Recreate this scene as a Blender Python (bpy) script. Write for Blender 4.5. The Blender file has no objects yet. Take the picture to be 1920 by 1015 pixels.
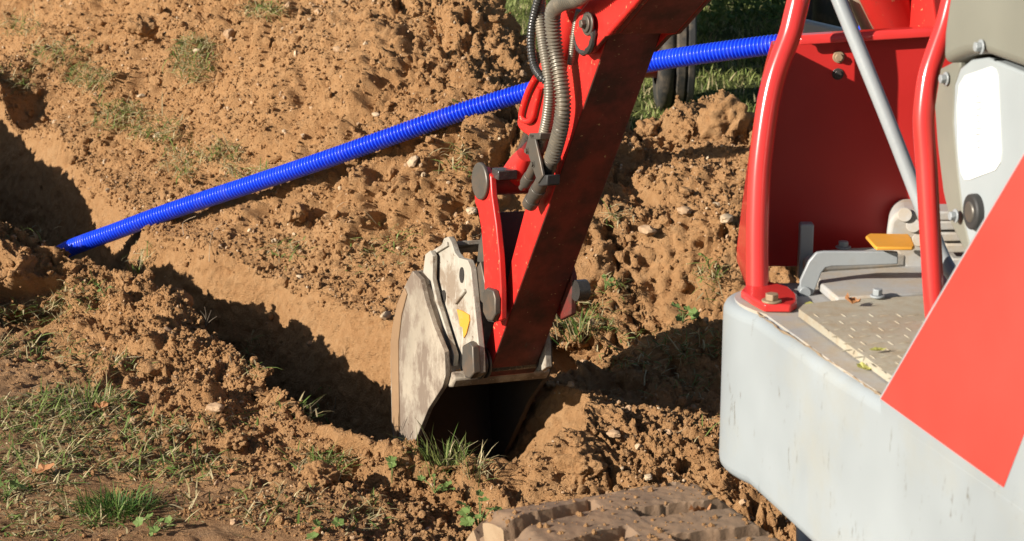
import bpy, bmesh, math, random
import numpy as np
from mathutils import Vector, noise as mnoise

random.seed(7)
RNG = np.random.default_rng(11)
scene = bpy.context.scene
COL = scene.collection

# ------------------------------------------------------------------ camera, light, sky
IW, IH = 1920.0, 1015.0
LENS = 70.0
F = LENS / 36.0 * IW
PITCH = math.radians(15.0)
CAM = np.array([0.0, 0.0, 1.7])
cam_data = bpy.data.cameras.new("camera")
cam = bpy.data.objects.new("camera", cam_data)
COL.objects.link(cam)
cam_data.lens = LENS
cam_data.sensor_width = 36.0
cam_data.clip_start = 0.05
cam_data.clip_end = 3000.0
cam.location = CAM
cam.rotation_euler = (math.pi / 2 - PITCH, 0, 0)
cam_data.dof.use_dof = True
cam_data.dof.focus_distance = 4.9
cam_data.dof.aperture_fstop = 11.0
scene.camera = cam

SUN_EL = math.radians(22.5)
SUN_FROM = np.array([-0.87, -0.50])          # horizontal direction towards the sun
SUN_FROM = SUN_FROM / np.linalg.norm(SUN_FROM)
world = bpy.data.worlds.new("World")
scene.world = world
world.use_nodes = True
wn = world.node_tree
wn.nodes.clear()
sky = wn.nodes.new("ShaderNodeTexSky")
sky.sky_type = 'NISHITA'
sky.sun_disc = False
sky.sun_elevation = SUN_EL
sky.sun_rotation = math.atan2(SUN_FROM[0], SUN_FROM[1])
bg = wn.nodes.new("ShaderNodeBackground")
bg.inputs['Strength'].default_value = 0.05
wo = wn.nodes.new("ShaderNodeOutputWorld")
wn.links.new(sky.outputs[0], bg.inputs[0])
wn.links.new(bg.outputs[0], wo.inputs[0])

sun_data = bpy.data.lights.new("sun", 'SUN')
sun_data.energy = 5.0
sun_data.angle = math.radians(0.5)
sun_data.color = (1.0, 0.94, 0.85)
sun = bpy.data.objects.new("sun", sun_data)
COL.objects.link(sun)
sd = Vector((SUN_FROM[0] * math.cos(SUN_EL), SUN_FROM[1] * math.cos(SUN_EL), math.sin(SUN_EL)))
sun.rotation_euler = sd.to_track_quat('Z', 'Y').to_euler()

scene.view_settings.view_transform = 'Standard'
scene.view_settings.look = 'None'
scene.view_settings.gamma = 1.0
scene.view_settings.exposure = 0.58
scene.render.engine = 'CYCLES'
scene.cycles.max_bounces = 6
scene.cycles.diffuse_bounces = 1

# ------------------------------------------------------------------ measuring helpers
# (a point of the place seen along a sight line at a stated height, distance or plane)
FW = np.array([0, math.cos(PITCH), -math.sin(PITCH)])
UP = np.array([0, math.sin(PITCH), math.cos(PITCH)])
RT = np.array([1.0, 0, 0])

def ray(u, v):
    return FW + (u - IW / 2) / F * RT - (v - IH / 2) / F * UP
def PZ(u, v, z):
    r = ray(u, v); return CAM + r * ((z - CAM[2]) / r[2])
def PY(u, v, y):
    r = ray(u, v); return CAM + r * ((y - CAM[1]) / r[1])
def PD(u, v, d):
    return CAM + ray(u, v) * d
def PP(u, v, p0, n):
    r = ray(u, v); return CAM + r * (np.dot(p0 - CAM, n) / np.dot(r, n))
def project(p):
    q = np.asarray(p) - CAM
    d = q @ FW
    return IW / 2 + F * (q @ RT) / d, IH / 2 - F * (q @ UP) / d, d

# ------------------------------------------------------------------ object helpers
def tag(o, label=None, cat=None, group=None, kind=None):
    if label: o["label"] = label
    if cat: o["category"] = cat
    if group: o["group"] = group
    if kind: o["kind"] = kind
    return o

ROOTS = {}
def thing(name, loc, label, cat, group=None):
    o = bpy.data.objects.new(name, None)
    o.empty_display_size = 0.05
    o.location = loc
    COL.objects.link(o)
    ROOTS[o.name] = np.array(loc, float)
    return tag(o, label, cat, group)

def origin_of(o):
    p = np.zeros(3)
    while o is not None:
        p = p + np.array(o.location)
        o = o.parent
    return p

def link_mesh(name, verts, faces, mats, parent=None, loc=None, matidx=None, smooth=40, bevel=0.0, bseg=2):
    """one mesh object; verts in world space"""
    verts = np.asarray(verts, float)
    if loc is None:
        loc = np.zeros(3) if parent is None else origin_of(parent)
        rel = np.zeros(3)
    else:
        loc = np.asarray(loc, float); rel = loc - (origin_of(parent) if parent is not None else 0)
    me = bpy.data.meshes.new(name)
    me.from_pydata([tuple(p) for p in (verts - loc)], [], [tuple(int(i) for i in f) for f in faces])
    if not isinstance(mats, (list, tuple)): mats = [mats]
    for m in mats: me.materials.append(m)
    if matidx is not None:
        me.polygons.foreach_set("material_index", np.asarray(matidx, np.int32))
    bm = bmesh.new(); bm.from_mesh(me)
    bmesh.ops.recalc_face_normals(bm, faces=bm.faces)
    bm.to_mesh(me); bm.free()
    if smooth:
        me.polygons.foreach_set("use_smooth", np.ones(len(me.polygons), bool))
        me.set_sharp_from_angle(angle=math.radians(smooth))
    o = bpy.data.objects.new(name, me)
    COL.objects.link(o)
    o.location = rel
    if parent is not None: o.parent = parent
    if bevel:
        b = o.modifiers.new("edge", 'BEVEL'); b.width = bevel; b.segments = bseg
        b.limit_method = 'ANGLE'; b.angle_limit = math.radians(38)
        b.harden_normals = False
    return o

def fast_mesh(name, verts, tris_or_quads_list, mats, matidx=None, smooth=False, attr=None):
    """numpy build; list of (n,k) index arrays"""
    me = bpy.data.meshes.new(name)
    verts = np.asarray(verts, np.float32)
    me.vertices.add(len(verts))
    me.vertices.foreach_set("co", verts.ravel())
    loops = np.concatenate([a.ravel() for a in tris_or_quads_list]).astype(np.int32)
    counts = np.concatenate([np.full(len(a), a.shape[1]) for a in tris_or_quads_list]).astype(np.int32)
    starts = np.concatenate([[0], np.cumsum(counts)[:-1]]).astype(np.int32)
    me.loops.add(len(loops)); me.loops.foreach_set("vertex_index", loops)
    me.polygons.add(len(counts)); me.polygons.foreach_set("loop_start", starts)
    me.polygons.foreach_set("loop_total", counts)
    if matidx is not None: me.polygons.foreach_set("material_index", np.asarray(matidx, np.int32))
    me.polygons.foreach_set("use_smooth", np.full(len(counts), bool(smooth)))
    if not isinstance(mats, (list, tuple)): mats = [mats]
    for m in mats: me.materials.append(m)
    me.update(calc_edges=True)
    if attr:
        for k, arr in attr.items():
            a = me.attributes.new(k, 'FLOAT', 'POINT'); a.data.foreach_set("value", arr.astype(np.float32))
    o = bpy.data.objects.new(name, me)
    COL.objects.link(o)
    return o

class MB:
    def __init__(s): s.v = []; s.f = []
    def add(s, vs, fs):
        b = len(s.v); s.v += [np.asarray(p, float) for p in vs]; s.f += [[b + i for i in f] for f in fs]
    def prism(s, poly, off):
        n = len(poly); off = np.asarray(off, float)
        a = [np.asarray(p, float) for p in poly]; b = [p + off for p in a]
        s.add(a + b, [list(range(n)), list(range(2 * n - 1, n - 1, -1))] +
              [[i, (i + 1) % n, n + (i + 1) % n, n + i] for i in range(n)])
    def strip(s, path, thick_dirs, off):
        """open shell along path; thickness by per-point offset; extruded by off"""
        n = len(path); off = np.asarray(off, float)
        a = [np.asarray(p, float) for p in path]; b = [p + np.asarray(t, float) for p, t in zip(a, thick_dirs)]
        vs = a + b + [p + off for p in a] + [p + off for p in b]
        fs = []
        for i in range(n - 1):
            fs += [[i, i + 1, n + i + 1, n + i], [2 * n + i, 3 * n + i, 3 * n + i + 1, 2 * n + i + 1],
                   [i, 2 * n + i, 2 * n + i + 1, i + 1], [n + i, n + i + 1, 3 * n + i + 1, 3 * n + i]]
        fs += [[0, n, 3 * n, 2 * n], [n - 1, 3 * n - 1, 4 * n - 1, 2 * n - 1]]
        s.add(vs, fs)
    def box(s, c, ax, ay, az):
        c = np.asarray(c, float); ax, ay, az = (np.asarray(k, float) for k in (ax, ay, az))
        vs = [c + i * ax + j * ay + k * az for k in (-1, 1) for j in (-1, 1) for i in (-1, 1)]
        s.add(vs, [[0, 2, 3, 1], [4, 5, 7, 6], [0, 1, 5, 4], [2, 6, 7, 3], [0, 4, 6, 2], [1, 3, 7, 5]])
    def tube(s, path, r, seg=16, caps=True):
        P = [np.asarray(p, float) for p in path]; n = len(P)
        R = r if hasattr(r, '__len__') else [r] * n
        T = []
        for i in range(n):
            t = P[min(i + 1, n - 1)] - P[max(i - 1, 0)]; T.append(t / (np.linalg.norm(t) + 1e-12))
        ref = np.array([0, 0, 1.0]) if abs(T[0][2]) < 0.9 else np.array([1.0, 0, 0])
        nrm = np.cross(T[0], ref); nrm /= np.linalg.norm(nrm)
        vs = []
        for i in range(n):
            nrm = nrm - T[i] * np.dot(nrm, T[i]); nrm /= np.linalg.norm(nrm)
            bi = np.cross(T[i], nrm)
            for k in range(seg):
                a = 2 * math.pi * k / seg
                vs.append(P[i] + R[i] * (math.cos(a) * nrm + math.sin(a) * bi))
        fs = [[i * seg + k, i * seg + (k + 1) % seg, (i + 1) * seg + (k + 1) % seg, (i + 1) * seg + k]
              for i in range(n - 1) for k in range(seg)]
        if caps: fs += [list(range(seg))[::-1], [(n - 1) * seg + k for k in range(seg)]]
        s.add(vs, fs)
    def cyl(s, a, b, r, seg=24): s.tube([a, b], r, seg)
    def hexbolt(s, c, axis, r, h):
        axis = np.asarray(axis, float); axis /= np.linalg.norm(axis); c = np.asarray(c, float)
        s.tube([c, c + axis * h * 0.25], r * 1.45, 18)
        s.tube([c + axis * h * 0.25, c + axis * h], r, 6)
    def build(s, name, mats, parent=None, **kw):
        return link_mesh(name, s.v, s.f, mats, parent, **kw)

def spline(pts, n):
    P = np.asarray(pts, float)
    P = np.vstack([2 * P[0] - P[1], P, 2 * P[-1] - P[-2]])
    m = len(P) - 3
    out = []
    for i in range(n):
        x = i / (n - 1) * m; k = min(int(x), m - 1); t = x - k
        p0, p1, p2, p3 = P[k:k + 4]
        out.append(0.5 * (2 * p1 + (p2 - p0) * t + (2 * p0 - 5 * p1 + 4 * p2 - p3) * t * t + (3 * p1 - p0 - 3 * p2 + p3) * t ** 3))
    return np.array(out)

def resample(path, step):
    path = np.asarray(path); d = np.r_[0, np.cumsum(np.linalg.norm(np.diff(path, axis=0), axis=1))]
    n = max(2, int(d[-1] / step)); q = np.linspace(0, d[-1], n)
    return np.stack([np.interp(q, d, path[:, k]) for k in range(3)], 1)

# ------------------------------------------------------------------ materials
def new_mat(name):
    m = bpy.data.materials.new(name); m.use_nodes = True
    nt = m.node_tree; b = nt.nodes["Principled BSDF"]
    return m, nt, b
def N(nt, t, **kw):
    n = nt.nodes.new(t)
    for k, v in kw.items():
        if k in n.inputs: n.inputs[k].default_value = v
        else: setattr(n, k, v)
    return n
def noise_node(nt, co, scale, detail=6, rough=0.6, dist=0.0):
    n = N(nt, "ShaderNodeTexNoise"); n.inputs['Scale'].default_value = scale
    n.inputs['Detail'].default_value = detail; n.inputs['Roughness'].default_value = rough
    n.inputs['Distortion'].default_value = dist
    nt.links.new(co, n.inputs['Vector']); return n
def ramp(nt, fac, stops):
    r = N(nt, "ShaderNodeValToRGB"); e = r.color_ramp.elements
    while len(e) < len(stops): e.new(0.5)
    for k, (p, c) in enumerate(stops):
        e[k].position = p; e[k].color = (*c, 1) if len(c) == 3 else c
    nt.links.new(fac, r.inputs[0]); return r
def mixc(nt, fac, a, b):
    m = N(nt, "ShaderNodeMix", data_type='RGBA')
    if hasattr(fac, 'is_output'): nt.links.new(fac, m.inputs[0])
    else: m.inputs[0].default_value = fac
    for s, i in ((a, 6), (b, 7)):
        if hasattr(s, 'is_output'): nt.links.new(s, m.inputs[i])
        else: m.inputs[i].default_value = (*s, 1)
    return m.outputs[2]
def bump(nt, b, h, strength, dist):
    n = N(nt, "ShaderNodeBump"); n.inputs['Strength'].default_value = strength; n.inputs['Distance'].default_value = dist
    nt.links.new(h, n.inputs['Height']); nt.links.new(n.outputs[0], b.inputs['Normal']); return n

def paint(name, base, rough=0.35, dirt=(0.16, 0.10, 0.05), dirt_amt=0.5, dirt_scale=9, chip=(0.55, 0.38, 0.2), chip_amt=0.0,
          chip_scale=45, metal=0.0, bump_s=0.15, edge=0.22, lo=None, scratch=0.0, scratchc=(0.62, 0.55, 0.44), stretch=(1, 1, 1), fade=0.06, spec=0.5, streak=0.0, streakc=(0.1, 0.08, 0.06), coat=0.0):
    m, nt, b = new_mat(name)
    tc = N(nt, "ShaderNodeTexCoord"); mp = N(nt, "ShaderNodeMapping"); mp.inputs['Scale'].default_value = stretch
    nt.links.new(tc.outputs['Object'], mp.inputs[0]); co = mp.outputs[0]
    n1 = noise_node(nt, co, dirt_scale, 8, 0.68)
    lo = 0.72 - 0.42 * dirt_amt if lo is None else lo
    r1 = ramp(nt, n1.outputs[0], [(lo, (0, 0, 0)), (min(lo + edge, 1), (dirt_amt,) * 3)])
    n0 = noise_node(nt, co, 3.5, 3, 0.5)
    r0 = ramp(nt, n0.outputs[0], [(0.3, tuple(max(0, c * (1 - 2 * fade)) for c in base)), (0.7, tuple(min(1, c * (1 + 2 * fade) + fade * 0.1) for c in base))])
    col = mixc(nt, r1.outputs[0], r0.outputs[0], dirt)
    if chip_amt:
        n2 = noise_node(nt, co, chip_scale, 5, 0.7, 0.4)
        r2 = ramp(nt, n2.outputs[0], [(0.74 - 0.2 * chip_amt, (0, 0, 0)), (0.76 - 0.2 * chip_amt, (1, 1, 1))])
        col = mixc(nt, r2.outputs[0], col, chip)
    if streak:
        mp2 = N(nt, "ShaderNodeMapping"); mp2.inputs['Scale'].default_value = (44, 44, 12)
        nt.links.new(tc.outputs['Object'], mp2.inputs[0])
        n3 = noise_node(nt, mp2.outputs[0], 1.0, 6, 0.75, 0.2)
        r3 = ramp(nt, n3.outputs[0], [(0.61, (0, 0, 0)), (0.68, (streak,) * 3)])
        col = mixc(nt, r3.outputs[0], col, streakc)
    if scratch:
        mp3 = N(nt, "ShaderNodeMapping"); mp3.inputs['Scale'].default_value = (130, 130, 9); mp3.inputs['Rotation'].default_value = (.25, .2, 0)
        nt.links.new(tc.outputs['Object'], mp3.inputs[0])
        n4 = noise_node(nt, mp3.outputs[0], 1.0, 3, 0.6)
        r4 = ramp(nt, n4.outputs[0], [(0.62, (0, 0, 0)), (0.68, (scratch,) * 3)])
        col = mixc(nt, r4.outputs[0], col, scratchc)
    nt.links.new(col, b.inputs['Base Color'])
    rr = N(nt, "ShaderNodeMapRange"); rr.inputs[3].default_value = rough; rr.inputs[4].default_value = min(1, rough + 0.4)
    nt.links.new(r1.outputs[0], rr.inputs[0]); nt.links.new(rr.outputs[0], b.inputs['Roughness'])
    b.inputs['Metallic'].default_value = metal
    b.inputs['Specular IOR Level'].default_value = spec
    b.inputs['Coat Weight'].default_value = coat
    if bump_s:
        nb = noise_node(nt, co, 120, 4, 0.6)
        bump(nt, b, nb.outputs[0], bump_s, 0.002)
    return m

M = {}
M['red'] = paint("red_paint", (0.62, 0.028, 0.022), 0.3, (0.20, 0.10, 0.05), 0.35, 11, (0.70, 0.36, 0.17), 0.48, 75, streak=0.4, bump_s=0.06)
M['red_rail'] = paint("red_rail_paint", (0.62, 0.035, 0.03), 0.2, (0.3, 0.12, 0.08), 0.12, 8, (0.6, 0.3, 0.2), 0.05, 80, bump_s=0.015, coat=0.3)
M['red_guard'] = paint("red_guard_paint", (0.50, 0.018, 0.015), 0.4, (0.22, 0.06, 0.04), 0.25, 6, (0.5, 0.3, 0.2), 0.03, 90, bump_s=0.05)
M['red_shade_dirty'] = paint("red_paint_shade_greasy", (0.20, 0.018, 0.012), 0.5, (0.040, 0.026, 0.015), 0.80, 9, (0.50, 0.32, 0.14), 0.40, 70, streak=0.4)  # red paint darkened to carry the underside shade, plus grease and chips
M['stripe'] = paint("faded_red_stripe", (0.68, 0.055, 0.040), 0.5, (0.70, 0.13, 0.085), 0.3, 3, (0.75, 0.4, 0.25), 0.06, 60, bump_s=0.03)
M['grey'] = paint("pale_grey_paint", (0.315, 0.345, 0.355), 0.42, (0.33, 0.315, 0.255), 0.5, 5, (0.16, 0.14, 0.11), 0.06, 40, bump_s=0.04, streak=0.75, streakc=(0.15, 0.14, 0.11))
M['deck'] = paint("dusty_deck_paint", (0.40, 0.39, 0.37), 0.65, (0.42, 0.33, 0.22), 0.75, 14, (0.22, 0.16, 0.09), 0.22, 70, bump_s=0.25)
M['floor'] = paint("worn_floor_plate", (0.42, 0.38, 0.29), 0.7, (0.33, 0.24, 0.14), 0.7, 20, (0.5, 0.30, 0.12), 0.22, 60, bump_s=0.3)
M['console'] = paint("console_grey", (0.34, 0.37, 0.375), 0.5, (0.30, 0.28, 0.22), 0.25, 8, (0.3, 0.26, 0.16), 0.05, 70, bump_s=0.05)
M['olive'] = paint("olive_grey", (0.20, 0.195, 0.155), 0.6, (0.25, 0.23, 0.165), 0.4, 10, (0.4, 0.35, 0.2), 0.05, 60, bump_s=0.05)
M['white'] = paint("white_sticker", (0.84, 0.83, 0.78), 0.5, (0.7, 0.67, 0.55), 0.12, 20, (0.5, 0.42, 0.3), 0.1, 110, bump_s=0.0)
M['yellow'] = paint("yellow_pad", (0.70, 0.32, 0.035), 0.55, (0.52, 0.30, 0.10), 0.45, 22, bump_s=0.05)
M['bracket'] = paint("grey_bracket", (0.30, 0.32, 0.325), 0.35, (0.28, 0.24, 0.18), 0.3, 20, (0.4, 0.25, 0.1), 0.1, 60)
M['steel'] = paint("worn_steel", (0.13, 0.115, 0.095), 0.42, (0.20, 0.115, 0.06), 0.6, 16, (0.12, 0.1, 0.08), 0.1, 60, metal=0.45)
M['chrome'] = paint("rod_chrome", (0.5, 0.5, 0.5), 0.15, (0.2, 0.2, 0.2), 0.1, 16, metal=0.95, bump_s=0)
M['rust'] = paint("rusty_bolt", (0.36, 0.26, 0.16), 0.6, (0.24, 0.11, 0.05), 0.5, 60, (0.45, 0.42, 0.38), 0.2, 90, metal=0.3)
M['grease'] = paint("black_grease", (0.05, 0.045, 0.04), 0.22, (0.02, 0.018, 0.015), 0.6, 30, (0.22, 0.19, 0.15), 0.2, 60, bump_s=0.5)
M['hose'] = paint("hose_wrap", (0.20, 0.175, 0.135), 0.40, (0.34, 0.27, 0.18), 0.6, 10, metal=0.35, bump_s=0.1)
M['hose_dark'] = paint("hose_wrap_dark", (0.05, 0.048, 0.045), 0.3, (0.2, 0.16, 0.1), 0.25, 14, metal=0.3, bump_s=0.1)
M['bucket'] = paint("bucket_steel", (0.36, 0.30, 0.225), 0.6, (0.185, 0.135, 0.098), 0.9, 8, (0.12, 0.075, 0.045), 0.42, 24, metal=0.03, stretch=(1, 1, 0.8), bump_s=0.3, edge=0.11, lo=0.44, scratch=0.5, fade=0.14, streak=0.35, streakc=(0.50, 0.43, 0.33))
M['ears'] = paint("coupler_pale", (0.43, 0.385, 0.31), 0.6, (0.23, 0.165, 0.112), 0.85, 13, (0.14, 0.085, 0.05), 0.45, 34, bump_s=0.35, edge=0.12, lo=0.46, scratch=0.4, scratchc=(0.7, 0.65, 0.55), fade=0.1)
M['bucket_in_shade'] = paint("bucket_inside_shade", (0.06, 0.042, 0.028), 0.75, (0.08, 0.05, 0.028), 0.7, 12)  # shade of the bucket mouth put into a near black inside colour
M['tread'] = paint("muddy_rubber", (0.205, 0.132, 0.08), 0.75, (0.30, 0.18, 0.098), 0.7, 12, (0.40, 0.28, 0.16), 0.3, 30, bump_s=0.6)
M['tread_side'] = paint("dusty_rubber_side", (0.37, 0.26, 0.155), 0.85, (0.28, 0.18, 0.10), 0.7, 18, (0.55, 0.42, 0.28), 0.3, 40, bump_s=0.6)
def tread_mat():
    m = M['tread']; nt = m.node_tree; b = nt.nodes["Principled BSDF"]
    src = b.inputs['Base Color'].links[0].from_socket
    at = N(nt, "ShaderNodeAttribute", attribute_name="mud")
    tc = N(nt, "ShaderNodeTexCoord"); n_ = noise_node(nt, tc.outputs['Object'], 30, 6, .7)
    r = ramp(nt, n_.outputs[0], [(.3, (.20, .095, .036)), (.7, (.40, .22, .10))])
    nt.links.new(mixc(nt, at.outputs['Fac'], src, r.outputs[0]), b.inputs['Base Color'])
tread_mat()
M['rubber'] = paint("black_tyre", (0.028, 0.027, 0.025), 0.6, (0.22, 0.16, 0.1), 0.6, 10, bump_s=0.3)
M['dark'] = paint("dark_metal", (0.03, 0.028, 0.026), 0.6, (0.06, 0.05, 0.04), 0.4, 12)
M['wood'] = paint("weathered_wood", (0.30, 0.24, 0.16), 0.8, (0.2, 0.15, 0.1), 0.5, 20)
def blue_mat():
    m, nt, b = new_mat("blue_plastic")
    tc = N(nt, "ShaderNodeTexCoord"); n = noise_node(nt, tc.outputs['Object'], 14, 7, 0.7)
    r = ramp(nt, n.outputs[0], [(0.52, (0, 0, 0)), (0.78, (0.5, 0.5, 0.5))])
    c = mixc(nt, r.outputs[0], (0.014, 0.075, 0.86), (0.20, 0.19, 0.42))
    nt.links.new(c, b.inputs['Base Color']); b.inputs['Roughness'].default_value = 0.28
    b.inputs['Specular IOR Level'].default_value = 0.6
    return m
M['blue'] = blue_mat()

def soil_mat(name, attr=False, fine=1.0):
    m, nt, b = new_mat(name)
    tc = N(nt, "ShaderNodeTexCoord"); co = tc.outputs['Object']
    n1 = noise_node(nt, co, 2.2, 6, 0.65); n2 = noise_node(nt, co, 26, 8, 0.75); n3 = noise_node(nt, co, 160, 4, 0.7)
    big = ramp(nt, n1.outputs[0], [(0.3, (0.45, 0.232, 0.092)), (0.5, (0.52, 0.282, 0.120)), (0.72, (0.57, 0.33, 0.155))])
    med = ramp(nt, n2.outputs[0], [(0.30, (0.31, 0.145, 0.058)), (0.52, (0.49, 0.272, 0.126)), (0.75, (0.60, 0.385, 0.21))])
    col = mixc(nt, 0.5, big.outputs[0], med.outputs[0])
    dmp = noise_node(nt, co, 1.3, 5, 0.6, 0.5)
    dr = ramp(nt, dmp.outputs[0], [(0.56, (0, 0, 0)), (0.70, (0.45, 0.45, 0.45))])
    col = mixc(nt, dr.outputs[0], col, (0.26, 0.125, 0.05))
    peb = ramp(nt, n3.outputs[0], [(0.70, (0, 0, 0)), (0.78, (0.55, 0.55, 0.55))])
    col = mixc(nt, peb.outputs[0], col, (0.60, 0.43, 0.26))
    if attr:
        a1 = N(nt, "ShaderNodeAttribute", attribute_name="turf")       # living sward under the far grass
        col = mixc(nt, a1.outputs['Fac'], col, (0.10, 0.115, 0.035))
        a2 = N(nt, "ShaderNodeAttribute", attribute_name="worn")       # trodden, dusty, darker ground
        n4 = noise_node(nt, co, 7, 6, 0.7)
        w = ramp(nt, n4.outputs[0], [(0.3, (0.22, 0.115, 0.052)), (0.55, (0.32, 0.185, 0.096)), (0.8, (0.41, 0.275, 0.165))])
        mm = N(nt, "ShaderNodeMath", operation='MULTIPLY'); nt.links.new(a2.outputs['Fac'], mm.inputs[0]); mm.inputs[1].default_value = 0.8
        col = mixc(nt, mm.outputs[0], col, w.outputs[0])
    nt.links.new(col, b.inputs['Base Color'])
    b.inputs['Roughness'].default_value = 0.95; b.inputs['Specular IOR Level'].default_value = 0.15
    ad = N(nt, "ShaderNodeMath", operation='ADD')
    nn = noise_node(nt, co, 75 * fine, 8, 0.8)
    nt.links.new(nn.outputs[0], ad.inputs[0]); nt.links.new(n3.outputs[0], ad.inputs[1])
    bump(nt, b, ad.outputs[0], 1.0, 0.011)
    return m
M['ground'] = soil_mat("soil_ground", True)
M['clod'] = soil_mat("soil_clod")
def stone_mat(name, c1, c2):
    m, nt, b = new_mat(name)
    tc = N(nt, "ShaderNodeTexCoord"); n = noise_node(nt, tc.outputs['Object'], 30, 8, 0.7)
    r = ramp(nt, n.outputs[0], [(0.3, c1), (0.7, c2)])
    nt.links.new(r.outputs[0], b.inputs['Base Color']); b.inputs['Roughness'].default_value = 0.85
    bump(nt, b, n.outputs[0], 0.5, 0.006); return m
M['stone'] = stone_mat("tan_stone", (0.32, 0.19, 0.10), (0.54, 0.36, 0.21))
M['pale'] = stone_mat("pale_stone", (0.42, 0.29, 0.17), (0.62, 0.47, 0.31))
def leaf_mat(name, c1, c2, rough=0.6, trans=0.25):
    m, nt, b = new_mat(name)
    gi = N(nt, "ShaderNodeNewGeometry")
    r = ramp(nt, gi.outputs['Random Per Island'], [(0.0, c1), (1.0, c2)])
    nt.links.new(r.outputs[0], b.inputs['Base Color']); b.inputs['Roughness'].default_value = rough
    b.inputs['Specular IOR Level'].default_value = 0.3
    tr = N(nt, "ShaderNodeBsdfTranslucent"); nt.links.new(r.outputs[0], tr.inputs[0])
    mx = N(nt, "ShaderNodeMixShader"); mx.inputs[0].default_value = trans
    nt.links.new(b.outputs[0], mx.inputs[1]); nt.links.new(tr.outputs[0], mx.inputs[2])
    nt.links.new(mx.outputs[0], nt.nodes["Material Output"].inputs[0])
    return m
M['blade'] = leaf_mat("grass_green", (0.10, 0.17, 0.030), (0.25, 0.31, 0.085))
M['blade_far'] = leaf_mat("sward_green", (0.17, 0.21, 0.05), (0.34, 0.37, 0.12))
M['blade_dark'] = leaf_mat("grass_deep_green", (0.035, 0.085, 0.014), (0.09, 0.18, 0.030))
M['straw'] = leaf_mat("grass_dry", (0.34, 0.27, 0.12), (0.62, 0.52, 0.30))
M['weed'] = leaf_mat("weed_leaf", (0.10, 0.17, 0.035), (0.22, 0.30, 0.09))
M['weed_dark'] = leaf_mat("bramble_leaf", (0.05, 0.085, 0.018), (0.16, 0.24, 0.05))
M['dead'] = leaf_mat("dead_leaf", (0.34, 0.13, 0.05), (0.50, 0.25, 0.11), 0.7, 0.1)
M['yleaf'] = leaf_mat("yellow_green_leaf", (0.42, 0.42, 0.10), (0.55, 0.52, 0.16), 0.6, 0.2)
M['root'] = leaf_mat("dry_root", (0.38, 0.26, 0.15), (0.55, 0.42, 0.27), 0.8, 0.0)
M['twig'] = leaf_mat("dark_twig", (0.06, 0.045, 0.03), (0.12, 0.09, 0.06), 0.8, 0.0)

# ------------------------------------------------------------------ terrain
O2 = np.array([-0.354, 4.806]); SD = np.array([0.573, -0.819]); SD /= np.linalg.norm(SD); TD = np.array([-SD[1], SD[0]])
def st(x, y):
    rx, ry = np.asarray(x) - O2[0], np.asarray(y) - O2[1]
    return rx * SD[0] + ry * SD[1], rx * TD[0] + ry * TD[1]
edge_px = [(-150, 405), (0, 430), (130, 452), (200, 472), (280, 512), (380, 592), (450, 650), (560, 742), (650, 792), (740, 822), (820, 848), (900, 884), (1000, 930)]
edge_z = [.26, .18, .14, .10, .075, .05, .04, .05, .05, .04, .02, .0, -.03]
E = np.array([PZ(u, v, z)[:2] for (u, v), z in zip(edge_px, edge_z)]); es, et = st(E[:, 0], E[:, 1])
oo = np.argsort(es); es, et = es[oo], et[oo]
def t_near(s):
    k = np.linspace(-0.25, 0.25, 7)
    return np.mean([np.interp(np.asarray(s) + d, es, et) for d in k], axis=0)
TW = 0.50           # trench width
def t_far(s): return np.mean([np.interp(np.asarray(s) + d, [-4.5, -3.4, -2.8, -2.4, -2.1, -1.7, -1.3, -.9, -.5, -.15, .0, .12, .3, .5], [.64, .58, .48, .40, .32, .32, .41, .48, .50, .52, .51, .47, .45, .44]) for d in (-.1, 0, .1)], axis=0)
def width(s): return t_far(s) - t_near(s)
S_END = 0.46
def hash2(i, j, seed):
    h = (i.astype(np.int64) * 374761393 + j.astype(np.int64) * 668265263 + seed * 974634777) & 0xFFFFFFFF
    h = ((h ^ (h >> 13)) * 1274126177) & 0xFFFFFFFF
    h = ((h ^ (h >> 16)) * 2246822519) & 0xFFFFFFFF
    return ((h ^ (h >> 15)) & 0xFFFFFF) / float(0xFFFFFF)
def vnoise(x, y, seed):
    i, j = np.floor(x), np.floor(y); fx, fy = x - i, y - j
    fx = fx * fx * fx * (fx * (fx * 6 - 15) + 10); fy = fy * fy * fy * (fy * (fy * 6 - 15) + 10)
    a, b, c, d = hash2(i, j, seed), hash2(i + 1, j, seed), hash2(i, j + 1, seed), hash2(i + 1, j + 1, seed)
    return (a * (1 - fx) + b * fx) * (1 - fy) + (c * (1 - fx) + d * fx) * fy - 0.5
def fbm(x, y, sc, octv, seed, gain=0.5):
    r = 0; a = 1.0
    for k in range(octv):
        r = r + a * vnoise(x * sc + 17.3 * k, y * sc - 9.1 * k, seed + k); sc *= 2.03; a *= gain
    return r
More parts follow.
